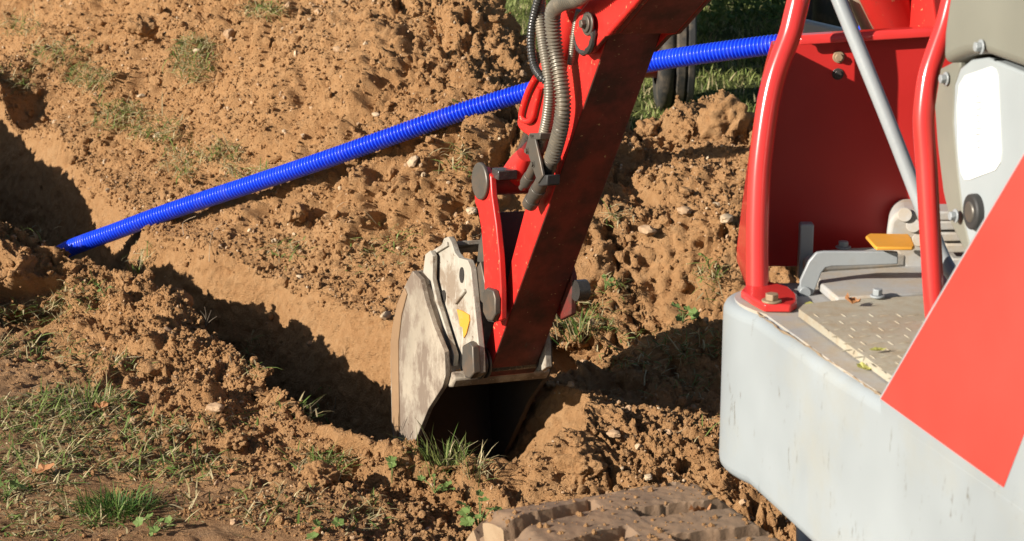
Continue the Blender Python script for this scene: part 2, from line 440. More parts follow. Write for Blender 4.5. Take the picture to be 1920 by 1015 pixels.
def clods(x, y, cell, seed, density=1.0, rmin=0.3, rmax=0.75):
    """rounded lumps, one at most per cell; returns height"""
    x, y = x / cell, y / cell
    i0, j0 = np.floor(x), np.floor(y); out = np.zeros_like(x)
    for di in (-1, 0, 1):
        for dj in (-1, 0, 1):
            i, j = i0 + di, j0 + dj
            px, py = i + hash2(i, j, seed), j + hash2(i, j, seed + 1)
            rr = rmin + (rmax - rmin) * hash2(i, j, seed + 2) ** 2
            on = hash2(i, j, seed + 3) < density
            an = hash2(i, j, seed + 4) * 6.283; el = 0.65 + 0.7 * hash2(i, j, seed + 5)
            dx, dy = x - px, y - py; c, s = np.cos(an), np.sin(an)
            d2 = ((dx * c + dy * s) / (rr * el)) ** 2 + ((-dx * s + dy * c) * el / rr) ** 2
            ang_ = np.minimum(np.clip(1.9 * (1 - np.sqrt(d2)), 0, 1), .62 + .5 * (dx * c + dy * s))      # some lumps are broken and flat faced
            h = np.where(hash2(i, j, seed + 6) < .55, ang_, np.sqrt(np.clip(1 - d2, 0, 1))) * rr * on
            h = np.maximum(h, 0)
            out = np.maximum(out, h)
    return out * cell

# base heights: measured points (u, v, distance y -> height) and (u, v, height)
ctrl = []
def cz(u, v, z): ctrl.append(PZ(u, v, z))
def cy(u, v, y): ctrl.append(PY(u, v, y))
for u, v, z in [(0, 1010, 0), (350, 1010, 0), (700, 1010, 0.0), (-200, 800, 0), (0, 720, 0), (300, 740, 0), (520, 880, 0.02), (0, 560, 0.01), (200, 600, 0.0),
                (-70, 405, .26), (0, 424, 0.20), (130, 450, 0.15), (200, 474, .10), (280, 516, 0.075), (380, 594, .05), (450, 650, 0.045), (560, 746, 0.045), (740, 826, 0.045), (900, 888, 0.0), (980, 905, -.02),
                (-200, 560, 0), (1000, 1000, 0), (1300, 1000, 0), (1700, 1000, 0)]: cz(u, v, z)
for s, z in [(-5.2, .42), (-4.4, .44), (-3.8, .42), (-3.3, .38), (-2.95, .28), (-2.7, .20)]:      # spoil on the near lip beyond the picture's left edge
    for dd in (-.04, -.3): p = O2 + SD * s + TD * (t_near(s) + dd); ctrl.append(np.array([p[0], p[1], z * (1 if dd > -.1 else .8)]))
# far rim of the trench
for s, z in [(-5.0, .10), (-4.0, .10), (-3.2, .10), (-2.4, .08), (-1.9, .06), (-1.4, .05), (-0.9, .03), (-0.4, 0.0), (0.0, 0.03), (0.25, 0.07)]:
    t = t_near(s) + float(width(s)) + 0.05; p = O2 + SD * s + TD * t; ctrl.append(np.array([p[0], p[1], z]))
# bank right of the bucket, the ground behind it and the slope down to the track
for u, v, z in [(1050, 758, .10), (1130, 756, .10), (1230, 760, .095), (1350, 758, .10), (1150, 744, .0), (1240, 742, -.01), (1330, 738, -.01), (1420, 730, .0), (1010, 895, 0.0), (1150, 850, 0.05), (1300, 880, 0.02), (1400, 900, 0.02),
                (1500, 750, .09), (1080, 738, -.14), (1200, 732, -.15), (1320, 722, -.13), (1100, 700, -0.15), (1250, 695, -0.15), (1400, 690, -0.10), (1100, 655, -.07), (1250, 648, -.07), (1060, 612, 0.06), (1150, 605, 0.08), (1280, 596, 0.10), (1400, 590, .11), (1100, 570, 0.12), (1300, 555, 0.15), (1500, 600, 0.1), (1250, 800, .09), (1400, 800, .09)]: cz(u, v, z)
# slope of the spoil heap along the pipe, and its crest
PIPE = [(-240, 380, 8.9), (-90, 415, 8.3), (-30, 442, 7.9), (10, 468, 7.6), (70, 492, 7.3), (140, 462, 7.12), (217, 434, 7.0), (300, 403, 6.9), (400, 369, 6.78), (480, 343, 6.68), (600, 303, 6.54), (720, 261, 6.44), (850, 215, 6.36), (980, 175, 6.28), (1100, 145, 6.15), (1215, 118, 6.05), (1300, 104, 5.95), (1380, 93, 5.87), (1460, 83, 5.8), (1560, 72, 5.74), (1700, 62, 5.7)]
for u, v, d in PIPE:
    if 330 < u < 1000: q = PD(u, v, d); ctrl.append(q - np.array([0, 0, .045]))
for u, v, y in [
                (300, 300, 7.3), (150, 230, 7.9), (0, 160, 8.5), (-200, 100, 9.2),
                (850, 430, 5.95), (700, 450, 6.1), (1000, 420, 6.0),
                (880, 0, 7.1), (760, -40, 7.4), (600, -60, 7.8), (450, -60, 8.3), (300, -60, 8.8), (100, -60, 9.6), (-150, -60, 10.4), (300, 130, 7.9), (600, 150, 7.0), (800, 120, 6.7),
                (935, 45, 7.0), (990, 92, 6.85), (930, 140, 6.45), (1060, 150, 6.75),
                (1190, 215, 6.8), (1260, 215, 6.8), (1330, 220, 6.8), (1430, 200, 6.75), (1560, 210, 6.6),
                (1150, 330, 6.3), (1300, 330, 6.25), (1150, 470, 5.9), (1350, 450, 5.85), (1550, 400, 6.0)]: cy(u, v, y)
for x, y, z in [(0.25, 7.6, 0.12), (0.6, 7.5, 0.02), (1.0, 7.5, 0.0), (1.5, 7.4, 0.0), (0.1, 8.4, 0.0), (-0.15, 7.9, .30), (0.6, 8.5, 0), (1.4, 8.5, 0), (2.4, 8, 0), (2.4, 6, 0.1), (2, 4, 0.05),
                (-0.6, 8.6, 0.28), (-1.2, 9.8, .45), (-2, 10.8, 0.5), (-3, 11.8, .4), (0, 10, 0), (-0.8, 10.5, 0.0), (-1.5, 11.5, 0), (1.5, 10.5, 0), (3, 10, 0), (-4, 8, .1), (-4, 5, 0), (-3, 3, 0), (-1, 2, 0), (1, 2, 0), (3, 3, 0),
                (-3, 13, 0), (0, 13, 0), (3, 13, 0), (4.5, 6, 0)]: ctrl.append(np.array([x, y, z]))
ctrl = np.array(ctrl)
def tps_fit(P, lam):
    n = len(P); d2 = ((P[:, None, :2] - P[None, :, :2]) ** 2).sum(-1)
    K = np.where(d2 > 0, 0.5 * d2 * np.log(d2 + 1e-12), 0) + lam * np.eye(n)
    A = np.zeros((n + 3, n + 3)); A[:n, :n] = K; A[:n, n] = 1; A[:n, n + 1:] = P[:, :2]; A[n, :n] = 1; A[n + 1:, :n] = P[:, :2].T
    return np.linalg.solve(A, np.r_[P[:, 2], 0, 0, 0])
tw = tps_fit(ctrl, 0.002)
def zbase(x, y):
    x = np.asarray(x, float); sh = x.shape; x = x.ravel(); y = np.asarray(y, float).ravel()
    out = tw[-3] + tw[-2] * x + tw[-1] * y
    for k, p in enumerate(ctrl):
        d2 = (x - p[0]) ** 2 + (y - p[1]) ** 2
        out += tw[k] * 0.5 * d2 * np.log(d2 + 1e-12)
    # fades to level ground well away from the works
    rr = np.sqrt((x - 0) ** 2 + (y - 7) ** 2)
    w = np.clip((6.2 - rr) / 2.0, 0, 1); w = w * w * (3 - 2 * w)
    return (np.clip(out, -0.05, 1.2) * w).reshape(sh)

def ramp_axis(segs):
    out = [segs[0][0]]
    for a, b, st_ in segs:
        n = max(1, int(round((b - a) / st_))); out += list(a + (b - a) * (np.arange(1, n + 1) / n))
    return np.array(out)
def grow(a, step, far, ratio=1.35):
    o = []; x = a; d = step
    while abs(x - a) < far: d *= ratio; x += math.copysign(d, step); o.append(x)
    return np.array(o)
s_ax = ramp_axis([(-6.0, -5.0, .011), (-5.0, -1.6, .008), (-1.6, 2.0, .0058)])
s_ax = np.r_[grow(-6.0, -0.011, 400)[::-1], s_ax, grow(2.0, 0.006, 400)]
NW, FWL = 0.06, 0.13     # widths of the near and the far wall in plan
tau = ramp_axis([(-1.35, -0.02, .0062), (-0.02, NW + .02, .004), (NW + .02, TW - FWL - .02, .012), (TW - FWL - .02, TW + .02, .0017), (TW + .02, 1.7, .0062), (1.7, 3.2, .011)])
tau = np.r_[grow(-1.35, -0.0062, 400)[::-1], tau, grow(3.2, 0.011, 400)]
dt = np.diff(tau); stretch = np.ones_like(dt); mid = (tau[1:] + tau[:-1]) / 2
stretch[(mid > -0.02) & (mid < NW + .02)] = 5; stretch[(mid > TW - FWL - .02) & (mid < TW + .02)] = 4
arc = np.r_[0, np.cumsum(dt * stretch)]; arc -= np.interp(0, tau, arc)
Sg, Tg = np.meshgrid(s_ax, tau, indexing='ij')
sm = lambda e0, e1, x: (lambda q: q * q * (3 - 2 * q))(np.clip((x - e0) / (e1 - e0), 0, 1))

fall = np.exp(-(np.abs(Tg) / 1.6) ** 2)
WS = width(np.clip(Sg, -8, 3)) / TW
Tt = Tg * (1 + (WS - 1) * np.exp(-(np.abs(Tg) / 1.2) ** 2)) + t_near(np.clip(Sg, -8, 3)) * fall
X = O2[0] + SD[0] * Sg + TD[0] * Tt; Y = O2[1] + SD[1] * Sg + TD[1] * Tt
Zb = zbase(X, Y)
wob = 0.03 * fbm(Sg, Tg * 0.3, 3.3, 4, 5)
end = sm(0, 0.10, S_END - Sg - 0.9 * np.clip(np.abs(Tg - 0.25) - 0.08, 0, 1) ** 1.0 + wob)
dn = sm(-0.005, NW, Tg + 0.5 * wob); df = 1 - sm(TW - FWL, TW + 0.012, Tg + 0.8 * wob)
carve = np.minimum(dn, df ** 0.8) * end
bottom = -0.52 + 0.03 * fbm(Sg, Tg, 3, 3, 9)
Z = Zb * (1 - carve) + bottom * carve
Ag = Tg + np.tanh((Tg - .27) / .03) * np.minimum(Z, 0.05) * (1 - sm(S_END - .25, S_END + .05, Sg) * .0)
# roughness of the soil, pushed out along the surface normal
P3 = np.stack([X, Y, Z], -1)
gs = np.gradient(P3, axis=0); gt = np.gradient(P3, axis=1)
Nn = np.cross(gs, gt); Nn /= np.linalg.norm(Nn, axis=-1, keepdims=True) + 1e-12
Nn[Nn[..., 2] < 0] *= -1
inside = (np.abs(X) < 6) & (Y > 1.5) & (Y < 15)
ii = np.where(inside.ravel())[0]
s_, a_, t_, x_, y_ = (q.ravel()[ii] for q in (Sg, Ag, Tg, X, Y))
zb_ = Zb.ravel()[ii]; cv_ = carve.ravel()[ii]
dist_near = -t_                                            # distance from the lip on the camera's side
flat_fg = sm(0.28, 0.75, dist_near + 0.25 * fbm(x_, y_, 1.7, 3, 31)) * sm(1.2, 0.4, s_)   # trodden foreground
berm = np.exp(-((t_ + 0.16) / 0.17) ** 2) * (cv_ < 0.4)
right_bank = sm(0.3, 0.6, s_) * (t_ > -0.6)
wall = sm(0.05, 0.5, cv_)
smooth_wall = np.exp(-((t_ - TW) / 0.12) ** 2) * (s_ < 0.3)
heap = sm(TW + 0.05, TW + 0.35, t_)
u_, v_, d_ = project(np.stack([x_, y_, zb_], -1))
turf = sm(7.6, 8.1, y_ + 0.35 * fbm(x_, y_, 1.3, 3, 40)) * sm(0.14, 0.03, zb_) * sm(-1.6, -0.4, x_ - (8.5 - y_) * 0.2)
turf = np.maximum(turf, sm(11, 12.5, y_))
rough_amt = np.clip(0.55 + 0.5 * berm + 0.5 * right_bank + 0.60 * heap - 0.48 * flat_fg - 0.34 * smooth_wall - 0.08 * wall, 0.05, 1.4) * (1 - 0.7 * turf)
rough_amt = rough_amt * (1 - heap * (1 - np.clip(.78 + 1.3 * fbm(x_, y_, 1.1, 3, 205), .35, 1.15)))
h = 0.030 * fbm(s_, a_, 1.6, 4, 50) * (1 - .5 * flat_fg)
h += 0.016 * fbm(s_, a_, 7, 4, 51) * (0.3 + 0.9 * rough_amt)
wx, wy = s_ + 0.03 * fbm(s_, a_, 14, 3, 52), a_ + 0.03 * fbm(s_, a_, 14, 3, 56)
big = (1 - wall) * (1 - smooth_wall) * clods(wx, wy, 0.26, 60, 0.35) * 0.42 * (0.25 + np.clip(heap * (x_ > 0.2) + 0.6 * heap + berm * 0.6, 0, 1.2)) * rough_amt
h1 = clods(wx, wy, 0.115, 70, 0.5) * 0.62 * rough_amt
h2 = clods(wx, wy, 0.052, 80, 0.65) * 0.68 * np.clip(rough_amt + 0.05, 0, 1.2)
h3 = clods(wx, wy, 0.025, 90, 0.75) * 0.62 * np.clip(rough_amt + 0.22, 0, 1.1)
rough_amt = rough_amt * (1 - .75 * np.exp(-((s_ - S_END + .03) / .11) ** 2) * (t_ > -.03) * (t_ < TW))
patch = np.clip(0.6 + 1.6 * fbm(s_, a_, 2.6, 3, 100), 0.1, 1.4)
h -= 0.060 * rough_amt
h4 = clods(wx, wy, 0.0145, 95, 0.8) * 0.9 * np.clip(rough_amt + 0.2, 0, 1.1) * sm(-3.2, -1.8, s_)
h += big + h1 * patch + 1.15 * h2 * np.clip(patch + .35, 0.2, 1.4) + 1.5 * h3 + h4
h -= 0.016 * sm(.12, .34, fbm(s_, a_, 27, 3, 118)) * (0.15 + rough_amt)
h += 0.0085 * fbm(s_, a_, 42, 3, 110) * (0.4 + rough_amt)
h += 0.012 * np.abs(fbm(s_, a_, 19, 3, 115)) * (0.2 + rough_amt)
h -= 0.03 * sm(-.7, 0, s_) * berm
h += 0.05 * berm * np.clip(0.4 + fbm(s_, a_, 5, 3, 120), 0, 1)
# sunk holes between the lumps
h -= 0.040 * sm(0.20, 0.36, fbm(s_, a_, 11, 3, 130)) * rough_amt
H = np.zeros(X.size); H[ii] = h
P3 = P3 + Nn * H.reshape(X.shape)[..., None]
GV = P3.reshape(-1, 3)
ns, nt_ = Sg.shape
idx = np.arange(ns * nt_).reshape(ns, nt_)
quads = np.stack([idx[:-1, :-1], idx[1:, :-1], idx[1:, 1:], idx[:-1, 1:]], -1).reshape(-1, 4)
turf_a = np.ones(X.size); turf_a[ii] = turf
worn_a = np.zeros(X.size); worn_a[ii] = flat_fg * (1 - turf)
ground = fast_mesh("ground", GV, [quads], M['ground'], smooth=True, attr={"turf": turf_a, "worn": worn_a})
tag(ground, "bare brown soil with an open trench and heaped spoil", None, kind="structure")
print("ground verts", len(GV))

GZ = P3[..., 2]
def lookup(x, y):
    s, t = st(x, y)
    tt = t - t_near(np.clip(s, -8, 3)) * np.exp(-(np.abs(t) / 1.6) ** 2)
    tt = tt / (1 + (width(np.clip(s, -8, 3)) / TW - 1) * np.exp(-(np.abs(tt) / 1.2) ** 2))
    i = np.clip(np.searchsorted(s_ax, s), 1, ns - 1); j = np.clip(np.searchsorted(tau, tt), 1, nt_ - 1)
    return i, j
def gz(x, y):
    i, j = lookup(x, y); return GZ[i, j]
def pick(u, v):
    """first ground point along a sight line"""
    d = np.linspace(2.6, 16, 6000); p = CAM + ray(u, v)[None] * d[:, None]
    k = np.argmax(p[:, 2] < gz(p[:, 0], p[:, 1])); return p[k]
def gnormal(p):
    i, j = lookup(p[0], p[1]); return Nn[i, j]

# ------------------------------------------------------------------ the excavator
exc = thing("mini_excavator", (0.75, 3.0, 0.0), "red and pale grey mini excavator with its bucket down in the trench", "excavator")

# --- working arm: a plane of its own; w across, q towards the machine, h up
ex = np.array([0.905, 0.42, -0.05]); ex /= np.linalg.norm(ex)
ed = np.array([0.42, -0.907, 0.0]); ed -= ex * np.dot(ed, ex); ed /= np.linalg.norm(ed)
eh = np.cross(ed, ex)
A0 = PY(840, 715, 4.75)
def AP(u, v, w): return PP(u, v, A0 + ex * w, ex)
def LP(w, q, h): return A0 + ex * w + ed * q + eh * h
def qh(u, v, w=0.0):
    p = AP(u, v, w) - A0; return np.dot(p, ed), np.dot(p, eh)
def poly(px, w): return [AP(u, v, w) for u, v in px]

BW = 0.302
back_px = [(829, 724), (835, 704), (826, 668), (812, 612), (798, 562), (788, 526), (773, 508), (757, 540), (744, 571), (736, 610), (732, 641), (732, 700), (734, 790), (738, 840), (742, 880), (746, 905)]
side_px = back_px + [(756, 880), (770, 845), (788, 802), (803, 766), (826, 729)]
side2 = [(829, 726), (835, 704), (833, 660), (812, 610), (796, 560), (788, 524), (773, 508), (757, 540), (744, 571), (736, 610), (732, 641), (733, 700), (735, 790), (742, 850), (747, 905), (757, 880), (771, 845), (789, 800), (803, 766)]
bk = MB()
path = poly(back_px, 0.004)
cen = np.mean(path, axis=0); th = []
for k, p in enumerate(path):
    t = path[min(k + 1, len(path) - 1)] - path[max(k - 1, 0)]; n = np.cross(t, ex); n /= np.linalg.norm(n)
    if np.dot(n, cen - p) < 0: n = -n
    th.append(n * 0.012)
bk.strip(path, th, ex * (BW - 0.008))
bucket = bk.build("bucket", [M['bucket'], M['bucket_in_shade']], exc, bevel=0.002)
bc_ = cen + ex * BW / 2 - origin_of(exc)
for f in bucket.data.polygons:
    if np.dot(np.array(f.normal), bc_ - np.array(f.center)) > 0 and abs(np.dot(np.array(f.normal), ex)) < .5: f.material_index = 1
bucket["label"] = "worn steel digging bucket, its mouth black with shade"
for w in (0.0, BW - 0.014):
    p = MB(); p.prism([q + ex * w for q in poly(side2, 0.0)], ex * 0.014); p.build("side_plate", M['bucket' if w == 0 else 'bucket_in_shade'], bucket, bevel=0.0015)
# raised wear strap on the near cheek, wedge shaped as the scraped paint shows it
p = MB(); p.prism(poly([(757, 540), (744, 571), (736, 610), (732, 641), (733, 700), (735, 790), (741, 830), (748, 800), (746, 700), (746, 640), (752, 590), (762, 552)], -0.004), ex * 0.006)
p.build("wear_strip", paint("rust_edge", (0.29, 0.175, 0.09), 0.6, (0.22, 0.125, 0.06), 0.6, 12, bump_s=0.2), bucket, bevel=0.002)
lip = MB()
a, b = AP(826, 722, 0.016), AP(836, 704, 0.016)
q0 = a - A0
lip.prism([AP(828, 727, 0.016), AP(838, 700, 0.016), AP(846, 697, 0.016), AP(852, 712, 0.016), AP(846, 726, 0.016)], ex * (BW - 0.032))
lip.build("torsion_tube", M['bucket'], bucket, bevel=0.006)

ps = MB()
for k in range(60):
    a_ = random.random() ** 1.4; c_ = AP(838 + random.uniform(-3, 6), 702 + random.uniform(-2, 3), 0.016) + ex * (.02 + a_ * (BW - .06)) + eh * .006
    vs_, fs_ = [], []
    r_ = random.uniform(.0015, .006)
    bmq = bmesh.new(); bmesh.ops.create_icosphere(bmq, subdivisions=1, radius=1.0)
    ps.add([c_ + np.array(v.co) * r_ * random.uniform(.6, 1.3) for v in bmq.verts], [[v.index for v in f.verts] for f in bmq.faces]); bmq.free()
tag(ps.build("packed_soil", M['clod'], bucket, smooth=0), kind="stuff")
cp = MB()
plate2 = [(797, 477), (792, 518), (797, 590), (815, 615), (829, 641), (836, 680), (838, 691), (845, 694), (849, 688), (851, 666), (837, 622), (821, 571), (810, 524), (811, 480), (806, 470)]
plate3 = [(815, 480), (822, 466), (829, 456), (832, 447), (840, 444), (846, 455), (852, 474), (860, 484), (876, 488), (882, 502), (892, 597), (898, 656), (900, 700), (890, 708), (871, 706), (866, 690), (859, 679), (846, 622), (834, 590), (827, 565), (815, 524)]
cp.prism(poly(plate2, 0.030), ex * 0.014); cp.prism([p + ex * 0.228 for p in poly(plate2, 0.030)], ex * 0.014)
cp.prism(poly(plate3, 0.052), ex * 0.017); cp.prism([p + ex * 0.182 for p in poly(plate3, 0.052)], ex * 0.017)
# cross plates between the ears
for (u, v, u2, v2) in [(812, 478, 838, 462), (800, 540, 818, 590)]:
    pa, pb = AP(u, v, 0.045), AP(u2, v2, 0.045); n = np.cross(pb - pa, ex); n /= np.linalg.norm(n)
    cp.prism([pa, pb, pb + n * 0.012, pa + n * 0.012], ex * 0.215)
coupler = cp.build("coupler", M['ears'], exc, bevel=0.002)
coupler["label"] = "pale scraped coupler ears above the bucket"
for (u, v, du, dv) in [(865, 516, 4, 15), (831, 556, 4, 12)]:
    p = MB(); c = AP(u, v, 0.0505)
    pts = [AP(u + du * math.cos(a), v + dv * math.sin(a), 0.0495) for a in np.linspace(0, 2 * math.pi, 14)[:-1]]
    p.prism(pts, ex * 0.004); p.build("slot", M['grease'], coupler)
p = MB(); p.prism(poly([(850, 565), (852, 572), (870, 548), (868, 541)], 0.044), ex * 0.012); p.build("weld_bar", M['ears'], coupler, bevel=0.003)
p = MB(); p.prism(poly([(856, 580), (866, 583), (879, 591), (880, 602), (874, 626), (869, 634), (867, 614), (862, 612), (860, 596)], 0.0485), ex * 0.004)
p.build("yellow_mark", M['yellow'], coupler)
p = MB(); p.prism(poly([(866, 650), (880, 642), (886, 650), (888, 700), (880, 710), (871, 706), (866, 690)], 0.034), ex * 0.02)
p.build("pin_plate", M['steel'], coupler, bevel=0.003)
p = MB(); p.prism(poly([(868, 648), (882, 640), (890, 650), (891, 702), (882, 711), (872, 708), (868, 692)], 0.042), ex * 0.014)
p.build("grease_ring", M['grease'], coupler, bevel=0.002)
pq = qh(895, 682, 0.075); p = MB()
p.cyl(LP(0.05, pq[0], pq[1]), LP(0.25, pq[0], pq[1]), 0.027); coupler_pin = p.build("bucket_pin", M['grease'], coupler)

# --- dipper arm: box section
arm_px = [(1146, 50), (1126, 107), (1031, 380), (914, 707), (900, 706), (899, 680), (910, 650), (926, 604), (948, 545), (958, 490), (983, 395), (1010, 330), (1036, 260), (1050, 180), (1064, 120), (1084, 70), (1104, 38)]
AWL, AWR = 0.100, 0.232
ar = MB(); ar.prism(poly(arm_px, AWL), ex * (AWR - AWL))
arm = ar.build("dipper_arm", [M['red'], M['red_shade_dirty']], exc, bevel=0.004)
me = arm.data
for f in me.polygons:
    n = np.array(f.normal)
    if abs(np.dot(n, ex)) < 0.5 and np.dot(n, ed) > 0.3: f.material_index = 1      # underside shade put into the paint colour, with grease and chips
arm["label"] = "red dipper arm with a greasy underside coloured dark for shade"
# washers at the bucket pin
p = MB(); c = qh(908, 680, 0.094)
for w in (0.076, 0.084, 0.092): p.cyl(LP(w, c[0], c[1]), LP(w + 0.006, c[0], c[1]), 0.040 - (0.004 if w == 0.084 else 0), 28)
p.build("washer", M['steel'], arm, bevel=0.001)
# dark stub of the link pin on the far side
p = MB(); p.cyl(AP(1078, 545, 0.235), AP(1078, 545, 0.235) + ex * 0.03, 0.026)
p.build("pin_end", M['grease'], arm)
p = MB(); p.prism(poly([(1052, 500), (1062, 480), (1072, 520), (1070, 590), (1050, 600)], 0.233), ex * 0.016); p.build("link_lug", M['red_shade_dirty'], arm, bevel=0.003)

# --- tipping link (channel section between arm and bucket cylinder)
lk = MB()
lpx = [(893, 312), (908, 314), (920, 330), (922, 365), (930, 420), (936, 480), (939, 540), (940, 600), (926, 604), (914, 590), (908, 540), (906, 480), (902, 430), (896, 395), (890, 380), (888, 340)]
lk.prism(poly(lpx, 0.066), ex * 0.016); lk.prism([p + ex * 0.178 for p in poly(lpx, 0.066)], ex * 0.016)
web = [(905, 400), (911, 400), (915, 480), (917, 540), (917, 585), (911, 585), (909, 540), (907, 480)]
link = lk.build("tipping_link", M['red'], exc, bevel=0.003)
p = MB(); p.prism([q + ex * 0.016 for q in poly(web, 0.066)], ex * 0.162); p.build("shade_web", M["dark"], link)  # web coloured dark to stand for the shaded gap inside the link
link["label"] = "red tipping link between cylinder and coupler"
p = MB(); c = qh(899, 340, 0.058); p.cyl(LP(0.056, *c), LP(0.066, *c), 0.046, 32); p.build("pin_cap", M['steel'], link, bevel=0.003)
p = MB(); p.cyl(LP(0.082, c[0] + .01, c[1]), LP(0.244, c[0] + .01, c[1]), 0.034, 28); p.build("link_pin", M['red_shade_dirty'], link)
p = MB(); p.prism(poly([(904, 548), (912, 541), (924, 545), (928, 560), (928, 590), (922, 602), (912, 600), (905, 585)], 0.050), ex * 0.016)
p.build("pin_plate", M['steel'], link, bevel=0.003)
p = MB(); p.prism(poly([(907, 545), (914, 539), (927, 543), (932, 560), (932, 592), (925, 605), (914, 603), (908, 587)], 0.058), ex * 0.008)
p.build("grease_ring", M['grease'], link, bevel=0.002)
# short lower link to the coupler
p = MB(); p.prism(poly([(886, 515), (900, 490), (912, 545), (910, 575), (896, 560)], 0.070), ex * 0.012)
p.prism(poly([(890, 533), (897, 455), (905, 430), (909, 470), (909, 530)], 0.092), ex * 0.14)
p.build("side_link", M['steel'], link, bevel=0.003)

# --- bucket cylinder with rod and clevis
cy0, cy1 = AP(1003, 232, 0.155), AP(1092, -20, 0.155)
p = MB(); p.cyl(cy0, cy1, 0.036, 28); p.tube([cy0 - (cy1 - cy0) * 0.02, cy0 + (cy1 - cy0) * 0.06], 0.042, 28)
cylinder = p.build("bucket_cylinder", M['red'], exc, bevel=0.002); cylinder["label"] = "red bucket cylinder behind the hoses"
p = MB(); p.cyl(AP(1003, 232, 0.155), AP(958, 335, 0.155), 0.016); p.build("piston_rod", M['chrome'], cylinder)
p = MB(); p.tube(spline([AP(985, 290, 0.145), AP(968, 325, 0.145), AP(950, 345, 0.145)], 8), [0.022, 0.028, 0.032, 0.034, 0.034, 0.032, 0.028, 0.02]); p.build("rod_end", M['red'], cylinder)
p = MB(); p.box(AP(946, 326, 0.1), ex * 0.026, ed * 0.02, eh * 0.012); p.build("clevis_slot", M['grease'], cylinder, bevel=0.003)
# curved shield plate beside the cylinder
sh = MB()
spx = [(1000, 150), (988, 172), (976, 206), (974, 228), (980, 244), (992, 257), (1006, 262), (1022, 245), (1034, 190), (1040, 140), (1020, 132)]
sh.prism(poly(spx, 0.085), ex * 0.010)
shield = sh.build("cylinder_shield", M['red'], exc, bevel=0.003); shield["label"] = "red shield plate with a slot"
rim = poly([(1004, 145), (990, 172), (979, 206), (978, 222), (988, 228), (998, 222), (1004, 200), (1012, 165)], 0.075)
p = MB(); p.tube(spline(rim, 40), 0.007, 10); p.build("slot_rim", M['red'], shield)

# --- hoses
def wrapped(px_w, r, pitch, name, mat, depth=0.78, label=None):
    path = resample(spline([AP(u, v, w) for u, v, w in px_w], 160), pitch / 4)
    R = [r * (1.0 if k % 4 < 2 else depth) for k in range(len(path))]
    m = MB(); m.tube(path, R, 18)
    o = m.build(name, mat, exc, smooth=60)
    if label: o["label"] = label
    return o
hoA = wrapped([(1120, -30, .03), (1085, -4, .03), (1058, 4, .03), (1040, 16, .035), (1036, 40, .04), (1041, 90, .05), (1050, 140, .055), (1056, 190, .058), (1052, 235, .06), (1042, 275, .062), (1034, 300, .064)], 0.0185, 0.0085, "hydraulic_hose", M['hose'], label="thick spiral wrapped hose with a steel end")
hoB = wrapped([(1012, -20, .045), (1013, 30, .045), (1019, 80, .05), (1027, 130, .055), (1031, 175, .058), (1027, 220, .06), (1019, 258, .062), (1012, 280, .063)], 0.0145, 0.0060, "hydraulic_hose", M['hose'], 0.87, label="middle hose with a fine spiral wrap")
hoC = wrapped([(1013, -10, .03), (1004, 20, .03), (997, 55, .03), (996, 90, .032), (1001, 122, .036), (1012, 142, .04), (1024, 152, .05)], 0.0105, 0.0075, "hydraulic_hose", M['hose_dark'], 0.82, label="thin black hose bowed out to the side")
hoD = wrapped([(1086, 20, .085), (1080, 45, .085), (1076, 70, .085), (1073, 95, .085), (1070, 120, .088)], 0.008, 0.005, "hydraulic_hose", M['hose'], label="short thin hose beside the boom pin")
p = MB(); fa = [AP(1034, 300, .064), AP(1028, 318, .066), AP(1016, 342, .068), AP(1004, 364, .07), AP(994, 382, .072)]
p.tube(resample(spline(fa, 30), .004), 0.0165, 18); p.tube([AP(1010, 354, .069), AP(1005, 363, .069)], 0.0185, 18); p.tube([AP(999, 373, .071), AP(993, 384, .072)], 0.0185, 18)
p.build("hose_fitting", M['steel'], hoA, bevel=0.001)
p = MB(); fb = [AP(1012, 280, .063), AP(1005, 305, .063), AP(996, 325, .063), AP(984, 346, .063)]
p.tube(resample(spline(fb, 30), .004), 0.0125, 16); p.tube([AP(994, 330, .063), AP(986, 343, .063)], 0.0145, 16); p.tube([AP(986, 343, .063), AP(978, 353, .063)], 0.008, 12)
p.build("hose_fitting", M['steel'], hoB, bevel=0.001)
p = MB(); p.prism(poly([(992, 250), (1001, 252), (1012, 300), (1018, 330), (1008, 345), (1003, 330), (990, 290), (984, 280)], 0.036), ex * 0.007)
clamp = p.build("hose_clamp", M['steel'], exc, bevel=0.002)
p = MB(); p.prism(poly([(1010, 330), (1026, 328), (1025, 348), (1008, 350)], 0.040), ex * 0.034); p.build("clamp_block", M['dark'], clamp, bevel=0.003)
p = MB(); p.prism(poly([(992, 250), (1013, 250), (1012, 262), (995, 262)], 0.036), ex * 0.05); p.build("clamp_flange", M['steel'], clamp, bevel=0.002)
for (u, v) in [(989, 283), (1000, 308)]:
    p = MB(); p.hexbolt(AP(u, v, 0.036), -ex, 0.006, 0.006); p.build("bolt", M['steel'], clamp)

# --- boom: side outline in the arm's plane, then over the top and down to the swing post
b0 = [(1150, 65), (1134, 69), (1108, 99), (1094, 102), (1082, 92), (1075, 62), (1080, 30), (1098, 8)]
WBL, WBR = 0.078, 0.245
pin_q, pin_h = qh(1093, 58, WBL)
up_q, up_h = qh(1098, 8, WBL); lo_q, lo_h = qh(1150, 65, WBL); lo2_q, lo2_h = qh(1205, 0, WBL)
dirb = np.array([lo2_q - lo_q, lo2_h - lo_h]); dirb /= np.linalg.norm(dirb)
lower = [np.array([lo_q, lo_h]) + dirb * k for k in (0, .12, .24, .36, .46)]
q1, h1_ = lower[-1]
nb = np.array([-dirb[1], dirb[0]])
upper = [np.array([q1 - .03, h1_ + .19]), np.array([up_q + .12, up_h + .105])]
outl = [LP(WBL, *p) for p in lower] + [LP(WBL, *p) for p in upper] + [AP(u, v, WBL) for u, v in b0[::-1]][:-1]
bm_ = MB()
